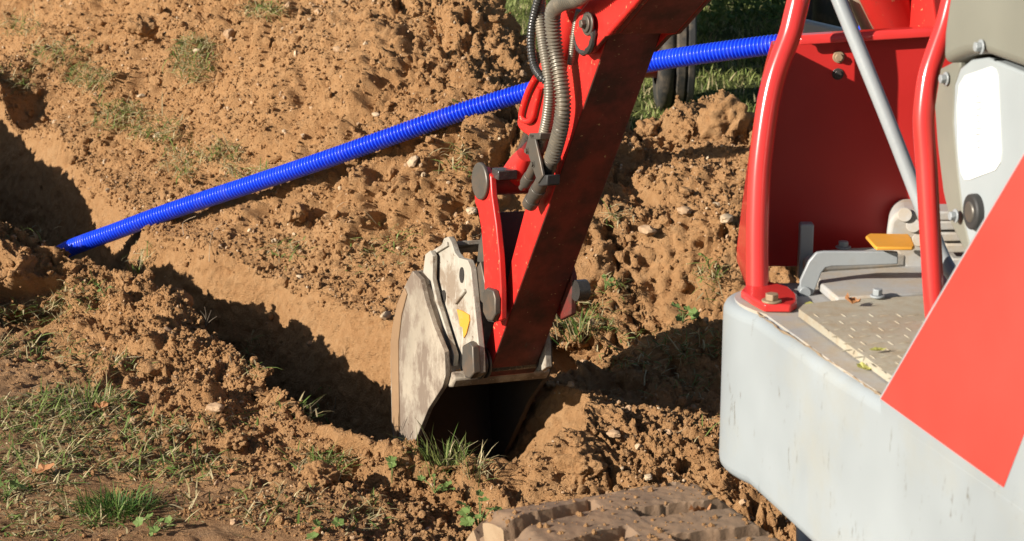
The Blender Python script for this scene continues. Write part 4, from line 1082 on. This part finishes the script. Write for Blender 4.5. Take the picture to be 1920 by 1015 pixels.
for k, (u, v, s, mt, lb) in enumerate([
        (1212, 432, .028, 'stone', "tan slab stone on the heap between arm and guard"),
        (1362, 410, .026, 'pale', "pale stone beside the lower left edge of the red guard"),
        (1283, 395, .022, 'stone', "tan stone on the heap, upper of the pair left of the guard"),
        (405, 765, .022, 'stone', "flat grey tan stone on the foreground soil"),
        (345, 805, .016, 'stone', "small tan stone on trodden ground in the foreground"),
        (885, 395, .022, 'pale', "pale block of stone leaning behind the red tipping link"),
        (705, 215, .014, 'pale', "small pale stone on the heap just above the blue pipe"),
        (265, 180, .015, 'pale', "oval pale stone among grass on the upper heap"),
        (370, 95, .016, 'pale', "cream stone high on the heap above the grass"),
        (1150, 815, .018, 'stone', "tan stone on the bank right of the bucket mouth"),
        (1215, 895, .013, 'pale', "white pebble just above the track"),
        (310, 620, .016, 'stone', "sharp edged stone near the trench lip"),
        (75, 463, .018, 'stone', "reddish flat stone on the far left lip of the trench")]):
    lay("stone", u, v, s, mt, lb, "stone", 40 + k * 3, **ST)

# ------------------------------------------------------------------ crumbs and pebbles (uncountable)
def scatter(name, n, mat_list, mat_p, smin, smax, power, region, label, sub=1, seed=0):
    rng = np.random.default_rng(seed)
    bm = bmesh.new(); bmesh.ops.create_icosphere(bm, subdivisions=sub, radius=1.0)
    bv = np.array([v.co for v in bm.verts]); bf = np.array([[v.index for v in f.verts] for f in bm.faces]); bm.free()
    vari = []
    for _ in range(10):
        w_ = np.ones(len(bv))
        for _k in range(5):                       # broken, faceted grains: cut by random planes
            dn_ = rng.normal(0, 1, 3); dn_ /= np.linalg.norm(dn_); pr = bv @ dn_; w_ = np.minimum(w_, rng.uniform(.55, .9) / np.maximum(pr, .5) * 1.0)
        vari.append(bv * (w_ * (1 + rng.normal(0, .10, len(bv))))[:, None])
    S, T = region(rng, n); n = len(S)
    i = np.clip(np.searchsorted(s_ax, S), 1, ns - 1); j = np.clip(np.searchsorted(tau, T), 1, nt_ - 1)
    C = P3[i, j]; nr = Nn[i, j]
    u, v, d = project(C); ok = (u > -80) & (u < 2000) & (v > -60) & (v < 1080); C, nr = C[ok], nr[ok]; n = len(C)
    size = smin + (smax - smin) * rng.random(n) ** power
    sc = size[:, None] * rng.uniform(.6, 1.25, (n, 3)); ang = rng.random(n) * 6.283
    which = rng.integers(0, 10, n); V = np.stack(vari)[which] * sc[:, None, :]
    ca, sa = np.cos(ang)[:, None], np.sin(ang)[:, None]; tilt = rng.normal(0, .7, n); ct, si = np.cos(tilt)[:, None], np.sin(tilt)[:, None]
    y, z = V[..., 1] * ct - V[..., 2] * si, V[..., 1] * si + V[..., 2] * ct
    V = np.stack([V[..., 0] * ca - y * sa, V[..., 0] * sa + y * ca, z], -1) + (C + nr * (size * .35)[:, None])[:, None, :]
    Fi = bf[None] + (np.arange(n) * len(bv))[:, None, None]
    mi = np.repeat(rng.choice(len(mat_list), n, p=mat_p), len(bf))
    o = fast_mesh(name, V.reshape(-1, 3), [Fi.reshape(-1, 3)], [M[k] for k in mat_list], mi, smooth=False)
    return tag(o, label, None, kind="stuff")
def track_crumbs(name, n, smax, label, seed):
    rng = np.random.default_rng(seed)
    a = rng.integers(0, n0, n); b = rng.integers(2, n1 - 2, n)
    keep = (mudmask[a, b] > .4) | (rng.random(n) < .22); a, b = a[keep], b[keep]; n = len(a)
    C = VV[a, b]; bm = bmesh.new(); bmesh.ops.create_icosphere(bm, subdivisions=1, radius=1.0)
    bv = np.array([v.co for v in bm.verts]); bf = np.array([[v.index for v in f.verts] for f in bm.faces]); bm.free()
    size = .0016 + smax * rng.random(n) ** 4
    V = bv[None] * size[:, None, None] * rng.uniform(.6, 1.25, (n, len(bv), 3)) + C[:, None, :]
    F_ = bf[None] + (np.arange(n) * len(bv))[:, None, None]
    return tag(fast_mesh(name, V.reshape(-1, 3), [F_.reshape(-1, 3)], M['clod']), label, None, kind="stuff")
track_crumbs("soil_crumbs", 9000, .0055, "crumbs of soil lying on the track", 9)
def reg_all(rng, n):
    S = rng.uniform(-5.5, 1.9, n); T = rng.uniform(-1.3, 3.0, n)
    k = fbm(S, T, 2.5, 3, 300) + .15
    fl = sm(.3, .7, -T) * .55
    keep = rng.random(n) < np.clip(.55 + 1.2 * k - fl, .08, 1)
    keep &= ~((T > .03) & (T < TW - .16) & (S < S_END))
    return S[keep], T[keep]
def reg_berm(rng, n):
    S = rng.uniform(-4.5, 1.8, n); T = -np.abs(rng.normal(.12, .16, n)); return S, T
def reg_bank(rng, n):
    S = rng.uniform(.25, 1.9, n); T = rng.uniform(-.7, 1.2, n); keep = ~((T > .0) & (T < TW) & (S < S_END)); return S[keep], T[keep]
scatter("soil_crumbs", 7000, ['clod', 'stone', 'pale'], [.88, .09, .03], .004, .013, 4.5, reg_all, "loose crumbs of soil and grit over the heap", 2, 1)
scatter("soil_crumbs", 5500, ['clod', 'stone'], [.96, .04], .004, .014, 4.5, reg_berm, "loose crumbs of soil along the trench lip", 2, 2)
scatter("soil_crumbs", 4500, ['clod', 'stone', 'pale'], [.94, .04, .02], .004, .013, 4.5, reg_bank, "loose crumbs of soil on the bank by the track", 2, 3)
scatter("fine_grit", 60000, ['clod', 'stone', 'pale'], [.93, .05, .02], .0016, .0055, 1.6, reg_all, "fine grit strewn over all the bare soil", 1, 4)
def reg_heap(rng, n):
    S = rng.uniform(-5.2, .6, n); T = TW + .0 + 1.9 * rng.random(n) ** 1.1
    keep = rng.random(n) < np.clip(.5 + 1.8 * fbm(S, T, 1.7, 3, 310), .1, 1)
    return S[keep], T[keep]
scatter("soil_crumbs", 6500, ['clod', 'stone', 'pale'], [.93, .05, .02], .006, .022, 4.0, reg_heap, "broken crumbs of soil on the spoil heap", 2, 12)
scatter("fine_grit", 70000, ['clod', 'stone', 'pale'], [.94, .045, .015], .0025, .0085, 1.8, reg_heap, "fine grit over the spoil heap", 1, 13)
scatter("fine_grit", 45000, ['clod', 'stone'], [.96, .04], .0016, .006, 1.6, reg_berm, "fine grit along the trench lip", 1, 5)
scatter("fine_grit", 30000, ['clod', 'stone', 'pale'], [.94, .04, .02], .0015, .0055, 1.6, reg_bank, "fine grit on the bank by the track", 1, 6)

# ------------------------------------------------------------------ grass and weeds
def blades(roots, length, width, lean, az, curl, rng):
    """tapered bent strips, 7 verts each -> verts, quads, tris"""
    n = len(roots); d = np.stack([np.cos(az), np.sin(az), np.zeros(n)], -1); sd_ = np.stack([-np.sin(az), np.cos(az), np.zeros(n)], -1)
    tw_ = rng.normal(0, .5, n)[:, None]; sd_ = sd_ * np.cos(tw_) + np.array([0, 0, 1.0]) * np.sin(tw_) * .5
    V = np.zeros((n, 7, 3)); p = roots - np.array([0, 0, .004]); a = lean.copy()
    fr_ = [0, .38, .72, 1.0]; wd = [.8, 1.0, .7]
    for k in range(4):
        if k:
            st_ = (fr_[k] - fr_[k - 1]) * length
            p = p + (d * np.sin(a)[:, None] + np.array([0, 0, 1.0]) * np.cos(a)[:, None]) * st_[:, None]; a = a + curl
        if k < 3:
            V[:, 2 * k] = p - sd_ * (width * wd[k] / 2)[:, None]; V[:, 2 * k + 1] = p + sd_ * (width * wd[k] / 2)[:, None]
        else: V[:, 6] = p
    b = (np.arange(n) * 7)[:, None]
    q = np.concatenate([b + np.array([0, 1, 3, 2]), b + np.array([2, 3, 5, 4])]); t = b + np.array([4, 5, 6])
    return V.reshape(-1, 3), q, t
def grass_obj(name, roots, L, Wd, mats, mat_p, rng, lean=(.2, .5), curl=(.25, .3), az=None, loc=None):
    n = len(roots); az = rng.random(n) * 6.283 if az is None else az
    V, q, t = blades(roots, L, Wd, np.abs(rng.normal(lean[0], lean[1], n)), az, np.abs(rng.normal(curl[0], curl[1], n)), rng)
    mi = rng.choice(len(mats), n, p=mat_p)
    if loc is not None: V = V - np.asarray(loc)
    o = fast_mesh(name, V, [q, t], [M[k] for k in mats], np.r_[mi, mi, mi])
    if loc is not None: o.location = loc
    return o
def on_ground(x, y): return np.stack([x, y, gz(x, y)], -1)
rng = np.random.default_rng(5)
# far sward
x = np.r_[rng.uniform(-1.2, 3.4, 60000), rng.uniform(-5, 7, 70000)]; y = np.r_[7.5 + 7.5 * rng.random(60000) ** 1.2, 7.0 + 10 * rng.random(70000)]
i_, j_ = lookup(x, y); tf_ = turf_a.reshape(ns, nt_)[i_, j_]; keep = rng.random(len(x)) < tf_ * np.clip(.75 + fbm(x, y, 2.2, 3, 77), .15, 1); x, y = x[keep], y[keep]
R_ = on_ground(x, y); u, v, d = project(R_); k = (np.arange(len(R_)) % 3 < 2) | ((u > 820) & (u < 1990) & (v < 330)); R_ = R_[k]
n = len(R_)
far_g = grass_obj("grass", R_, rng.uniform(.03, .09, n), rng.uniform(.004, .010, n), ['blade_far', 'blade', 'straw'], [.78, .06, .16], rng, (.6, .5), (.2, .3))
tag(far_g, "green sward beyond the spoil heap", None, kind="stuff")
# sparse, flattened grass of the foreground and the heap
patches = [(60, 790, 150, 45, 620), (150, 760, 110, 30, 420), (40, 900, 120, 55, 420), (200, 850, 160, 40, 360), (330, 880, 110, 35, 190), (300, 800, 90, 22, 160), (60, 650, 110, 22, 150), (180, 680, 90, 18, 80), (50, 590, 90, 14, 80), (250, 960, 150, 40, 190), (60, 985, 130, 30, 160),
           (600, 880, 60, 30, 140), (560, 770, 50, 20, 50), (520, 950, 90, 40, 110), (680, 970, 60, 30, 60), (440, 800, 50, 25, 60), (60, 440, 60, 10, 20), (170, 540, 60, 12, 30), (260, 490, 20, 6, 12), (150, 560, 60, 20, 40), (470, 690, 30, 15, 30),
           (170, 145, 45, 20, 110), (360, 110, 40, 45, 170), (110, 100, 60, 30, 80), (220, 215, 50, 25, 110), (40, 45, 40, 20, 60), (340, 300, 40, 30, 70), (290, 240, 50, 25, 80), (480, 330, 60, 15, 60), (490, 15, 40, 15, 60), (540, 470, 40, 20, 30), (700, 480, 60, 30, 30), (20, 150, 40, 25, 40), (420, 290, 30, 25, 50), (740, 440, 60, 20, 25),
           (1100, 600, 55, 22, 60), (1200, 660, 110, 35, 70), (1300, 640, 70, 30, 50), (1330, 520, 25, 30, 40), (1150, 535, 30, 15, 20), (1280, 720, 80, 25, 40), (860, 300, 30, 25, 20), (1160, 400, 30, 12, 15), (1340, 800, 40, 30, 14), (1130, 970, 60, 12, 8)]
RR, LL = [], []
for (u0, v0, ru, rv, cnt) in patches:
    for _ in range(int(cnt * (.85 if v0 > 420 else 1.1))):
        r = math.sqrt(random.random()); a = random.random() * 6.283
        # tufts within a patch
        p = pick(u0 + ru * r * math.cos(a), v0 + rv * r * math.sin(a))
        RR.append(p); LL.append(random.uniform(.02, .065) if v0 > 420 else random.uniform(.03, .085))
RR = np.array(RR); LL = np.array(LL)
# cluster: each picked root carries three blades
RR = np.repeat(RR, 3, axis=0) + np.r_[[np.array([random.gauss(0, .007), random.gauss(0, .007), 0]) for _ in range(3 * len(RR))]]
RR[:, 2] = gz(RR[:, 0], RR[:, 1]); LL = np.repeat(LL, 3) * rng.uniform(.6, 1.3, len(RR))
fg = grass_obj("grass", RR, LL, rng.uniform(.0018, .0055, len(RR)), ['blade', 'straw'], [.48, .52], rng, (1.25, .35), (.15, .3))
tag(fg, "sparse flattened grass and straw on the trodden soil", None, kind="stuff")
# loose straw and rootlets lying about
nst = 900; S = rng.uniform(-4.5, 1.2, nst); T = np.r_[rng.uniform(-1.3, 0, nst // 2), rng.uniform(TW, 2.2, nst - nst // 2)]
i_ = np.clip(np.searchsorted(s_ax, S), 1, ns - 1); j_ = np.clip(np.searchsorted(tau, T), 1, nt_ - 1); R_ = P3[i_, j_] + Nn[i_, j_] * .006
V, q, t = blades(R_, rng.uniform(.015, .07, nst), rng.uniform(.001, .0028, nst), rng.normal(1.45, .12, nst), rng.random(nst) * 6.283, rng.normal(0, .2, nst), rng)
tag(fast_mesh("straw_litter", V, [q, t], [M['straw'], M['root'], M['twig']], np.tile(rng.choice(3, nst, p=[.5, .35, .15]), 3)), "bits of straw and rootlet strewn over the soil", None, kind="stuff")

# named tufts
def tuft(u, v, n, Lr, spread, mats, mp, label, width=(.0018, .0038), lean=(.45, .35), curl=(.3, .25)):
    p = pick(u, v); x = p[0] + rng.normal(0, spread, n); y = p[1] + rng.normal(0, spread * .7, n); z = np.minimum(np.maximum(gz(x, y), p[2] - .02), p[2] + .05)
    R = np.stack([x, y, z], -1)
    az = np.arctan2(y - p[1], x - p[0]) + rng.normal(0, .7, n)
    o = grass_obj("grass_tuft", R, rng.uniform(*Lr, n), rng.uniform(*width, n), mats, mp, rng, lean, curl, az, loc=p)
    return tag(o, label, "grass tuft")
tuft(833, 876, 150, (.05, .115), .030, ['blade_far', 'blade', 'straw'], [.35, .50, .15], "tall green grass tuft overhanging the trench in front of the bucket")
tuft(886, 892, 50, (.05, .11), .018, ['blade', 'straw'], [.25, .75], "dry pale grass tuft hanging over the trench beside the green one")
tuft(215, 962, 380, (.025, .07), .040, ['blade_dark', 'blade'], [.72, .28], "dense dark green grass tuft in the near left corner", lean=(.6, .35))
tuft(262, 500, 16, (.04, .085), .010, ['blade', 'straw'], [.8, .2], "small spiky grass tuft on the lip below the pipe's shaded end", width=(.003, .006))
tuft(1085, 622, 60, (.05, .12), .03, ['blade', 'blade_dark', 'straw'], [.6, .1, .3], "long bladed grass tuft at the foot of the arm's far side", width=(.003, .0055), lean=(.7, .4))
tuft(470, 655, 16, (.03, .07), .006, ['blade', 'straw'], [.6, .4], "grass tuft leaning over the near lip halfway along the trench", lean=(.8, .3))
tuft(600, 885, 60, (.03, .075), .017, ['blade', 'weed', 'straw'], [.5, .2, .3], "loose grass tuft on the crumbly soil left of the bucket")
tuft(165, 760, 120, (.04, .09), .045, ['blade', 'straw'], [.6, .4], "light green grass tuft beside the curled brown leaf", lean=(.7, .35))

def leaf_plate(c, nrm, d, L, W, lobes=0, cup=.15):
    d = np.asarray(d, float); nrm = np.asarray(nrm, float); nrm = nrm / np.linalg.norm(nrm); d = d - nrm * np.dot(d, nrm); d /= np.linalg.norm(d); s = np.cross(nrm, d)
    n = 18; vs = [np.asarray(c) + d * L * .5 - nrm * 0]
    for k in range(n):
        a = 2 * math.pi * k / n; r = 1 + (.16 * math.cos(lobes * a) if lobes else 0)
        x, y = math.cos(a) * r, math.sin(a) * r * (1 - .25 * math.cos(a) if not lobes else 1)
        vs.append(np.asarray(c) + d * L * .5 * (1 + x) + s * W * .5 * y + nrm * cup * (x * x + y * y) * W * random.uniform(.4, 1.2))
    return vs, [[0, 1 + k, 1 + (k + 1) % n] for k in range(n)]
def weed(name, u, v, n, size, height, spread, mat, label, cat="weed", lobes=5):
    p = pick(u, v); st_ = MB(); root = thing(name, p, label, cat)
    for k in range(n):
        a = random.uniform(0, 6.28); r = spread * math.sqrt(random.random()); h = height * random.uniform(.3, 1)
        tip = p + np.array([r * math.cos(a), r * math.sin(a), h])
        st_.tube(spline([p, p + (tip - p) * .5 + np.array([0, 0, h * .25]), tip], 8), .0011, 6)
        s = size * random.uniform(.45, .95)
        nr = np.array([random.gauss(0, .35), random.gauss(-.25, .35), 1.0]); vs, fs = leaf_plate(tip, nr, [math.cos(a), math.sin(a), 0], s, s * .95, lobes)
        lv = MB(); lv.add(vs, fs); lv.build("leaf", M[mat], root, smooth=0)
    st_.build("stem", M[mat], root)
    return root
weed("weed_plant", 900, 1000, 15, .034, .075, .035, 'weed', "bright green clover like weed touching the end of the track")
weed("weed_plant", 1280, 606, 6, .036, .04, .03, 'weed', "round leaved weed at the edge of the machine's shadow")
weed("weed_plant", 735, 906, 2, .032, .05, .02, 'weed', "pale lobed leaf on a long stem left of the bucket mouth")
weed("weed_plant", 815, 925, 9, .020, .035, .04, 'weed', "low spreading weed below the grass tuft by the bucket")
weed("weed_plant", 1135, 545, 7, .020, .05, .035, 'weed', "thin seedling on the soil right of the arm")
weed("weed_plant", 610, 1003, 4, .036, .03, .025, 'weed', "crinkled green leaves at the bottom edge left of the track")
weed("weed_plant", 285, 1000, 6, .028, .03, .03, 'weed', "small leafy weed below the dense dark tuft")
weed("weed_plant", 195, 555, 4, .022, .03, .03, 'weed', "sprig of flat leaves on the soil left of the trench")
weed("weed_plant", 1330, 505, 5, .012, .06, .03, 'blade', "wispy green sprig on the heap left of the guard's lower edge", lobes=0)
weed("weed_plant", 15, 935, 6, .034, .03, .04, 'weed', "broad leaved weed at the left edge of the foreground")
weed("weed_plant", 1410, 605, 3, .015, .02, .02, 'weed', "tiny weed close beside the machine's corner")

def fallen(u, v, L, W, mat, label, plane=None, cup=.25, d=(1, .3, 0)):
    p = pick(u, v) + np.array([0, 0, .006]) if plane is None else PZ(u, v, plane)
    nr = np.array([random.gauss(0, .25), random.gauss(-.25, .2), 1.0]) if plane is None else np.array([.05, -.1, 1])
    vs, fs = leaf_plate(p, nr, d, L, W, 0, cup); o = link_mesh("fallen_leaf", vs, fs, M[mat], None, loc=p, smooth=0); return tag(o, label, "leaf")
fallen(62, 893, .055, .034, 'dead', "orange brown dead leaf lying among the foreground grass")
fallen(175, 775, .045, .02, 'dead', "curled brown leaf standing in light green grass", cup=.9, d=(.3, -.2, 1))
fallen(425, 895, .022, .018, 'dead', "small orange dead leaf on trodden ground")
fallen(845, 192, .05, .02, 'yleaf', "pale green willow shaped leaf on the heap just above the pipe", d=(1, .5, .3))
fallen(1605, 690, .026, .014, 'yleaf', "yellow green leaf on the deck beside the floor plate's edge", plane=ZD + .006, cup=.5, d=(1, -.4, 0))
fallen(1630, 660, .03, .008, 'yleaf', "narrow yellowed leaf on the studded floor plate", plane=ZD + .023, cup=.5, d=(1, .4, 0))
fallen(1583, 568, .026, .014, 'dead', "curled brown leaf at the back edge of the floor plate", plane=ZD + .026, cup=.9, d=(1, -.3, 0))
fallen(1508, 574, .045, .012, 'yleaf', "long green leaf tucked behind the handrail's foot", plane=ZD + .010, cup=.4, d=(1, .1, 0))
fallen(1290, 968, .04, .026, 'dead', "crumpled dead leaf on the muddy track", plane=.43, cup=.8)

def twig_thing(pts, r, mat, label, name="twig"):
    mb = MB(); c = np.asarray(pts[0]); mb.tube(spline(pts, 18), [r * (1 - .5 * k / 17) for k in range(18)], 7)
    return tag(mb.build(name, M[mat], None, loc=c), label, "twig")
b_ = pick(385, 612)
mb = MB()
for dx, dy, dz in [(.02, 0, .05), (-.015, .01, .045), (.035, .0, .03), (.0, 0, .06)]:
    mb.tube(spline([b_, b_ + np.array([dx * .4 + .004, dy, dz * .6]), b_ + np.array([dx, dy, dz])], 8), [.0022, .002, .002, .0018, .0016, .0014, .0012, .001], 6)
tag(mb.build("twig", M['twig'], None, loc=b_), "dark forked twig sticking up from the lip of the trench", "twig")
for (u, v, du, dv, lb) in [(625, 775, 5, -32, "pale dry stalk upright on the lip left of the bucket"), (134, 452, 8, -16, "short stalk with a knob on the lip by the pipe's end"), (70, 452, -8, -20, "thin bent stalk on the lip at far left")]:
    b_ = pick(u, v); k = np.linalg.norm(b_ - CAM) / F
    twig_thing([b_, b_ + np.array([du * .3 * k + .003, 0, -dv * .5 * k]), b_ + np.array([du * k, 0, -dv * k])], .0016, 'root', lb, "dry_stalk")
for (pts, lb) in [([(352, 440), (350, 420), (358, 412), (375, 405)], "hair thin root hanging from the trench wall under the pipe"), ([(400, 490), (402, 455), (410, 430), (425, 420)], "longer pale root on the trench wall right of the other")]:
    twig_thing([pick(u, v) + np.array([-.012, -.012, .002]) for u, v in pts], .0014, 'root', lb, "root")

# weeds at the back: each plant a thing
for k in range(22):
    u = random.uniform(1270, 1500); v = random.uniform(5, 80); q = PZ(u, max(v, 20), 0.0)
    p = np.array([q[0], q[1] + random.uniform(-.1, .5), 0]); mb = MB(); st_ = MB()
    hgt = random.uniform(.12, .30)
    for _ in range(46):
        a = random.uniform(0, 6.28); r = .16 * math.sqrt(random.random()); h = hgt * random.uniform(.15, 1)
        c = p + np.array([r * math.cos(a), r * math.sin(a), h]); s = random.uniform(.018, .045)
        vs, fs = leaf_plate(c, [random.gauss(0, .6), random.gauss(-.3, .6), 1], [math.cos(a), math.sin(a), random.uniform(-.4, .4)], s, s * .7, 0); mb.add(vs, fs)
    for _ in range(6):
        a = random.uniform(0, 6.28); st_.tube([p, p + np.array([.1 * math.cos(a), .1 * math.sin(a), hgt * .9])], .003, 5)
    t_ = thing("wild_shrub", p, "low leafy wild shrub in the rank growth beyond the grass", "shrub", "wild shrubs beyond the grass")
    mb.build("foliage", M['weed'] if k % 2 == 0 else M['weed_dark'], t_, smooth=0); st_.build("stem", M['weed_dark'], t_)
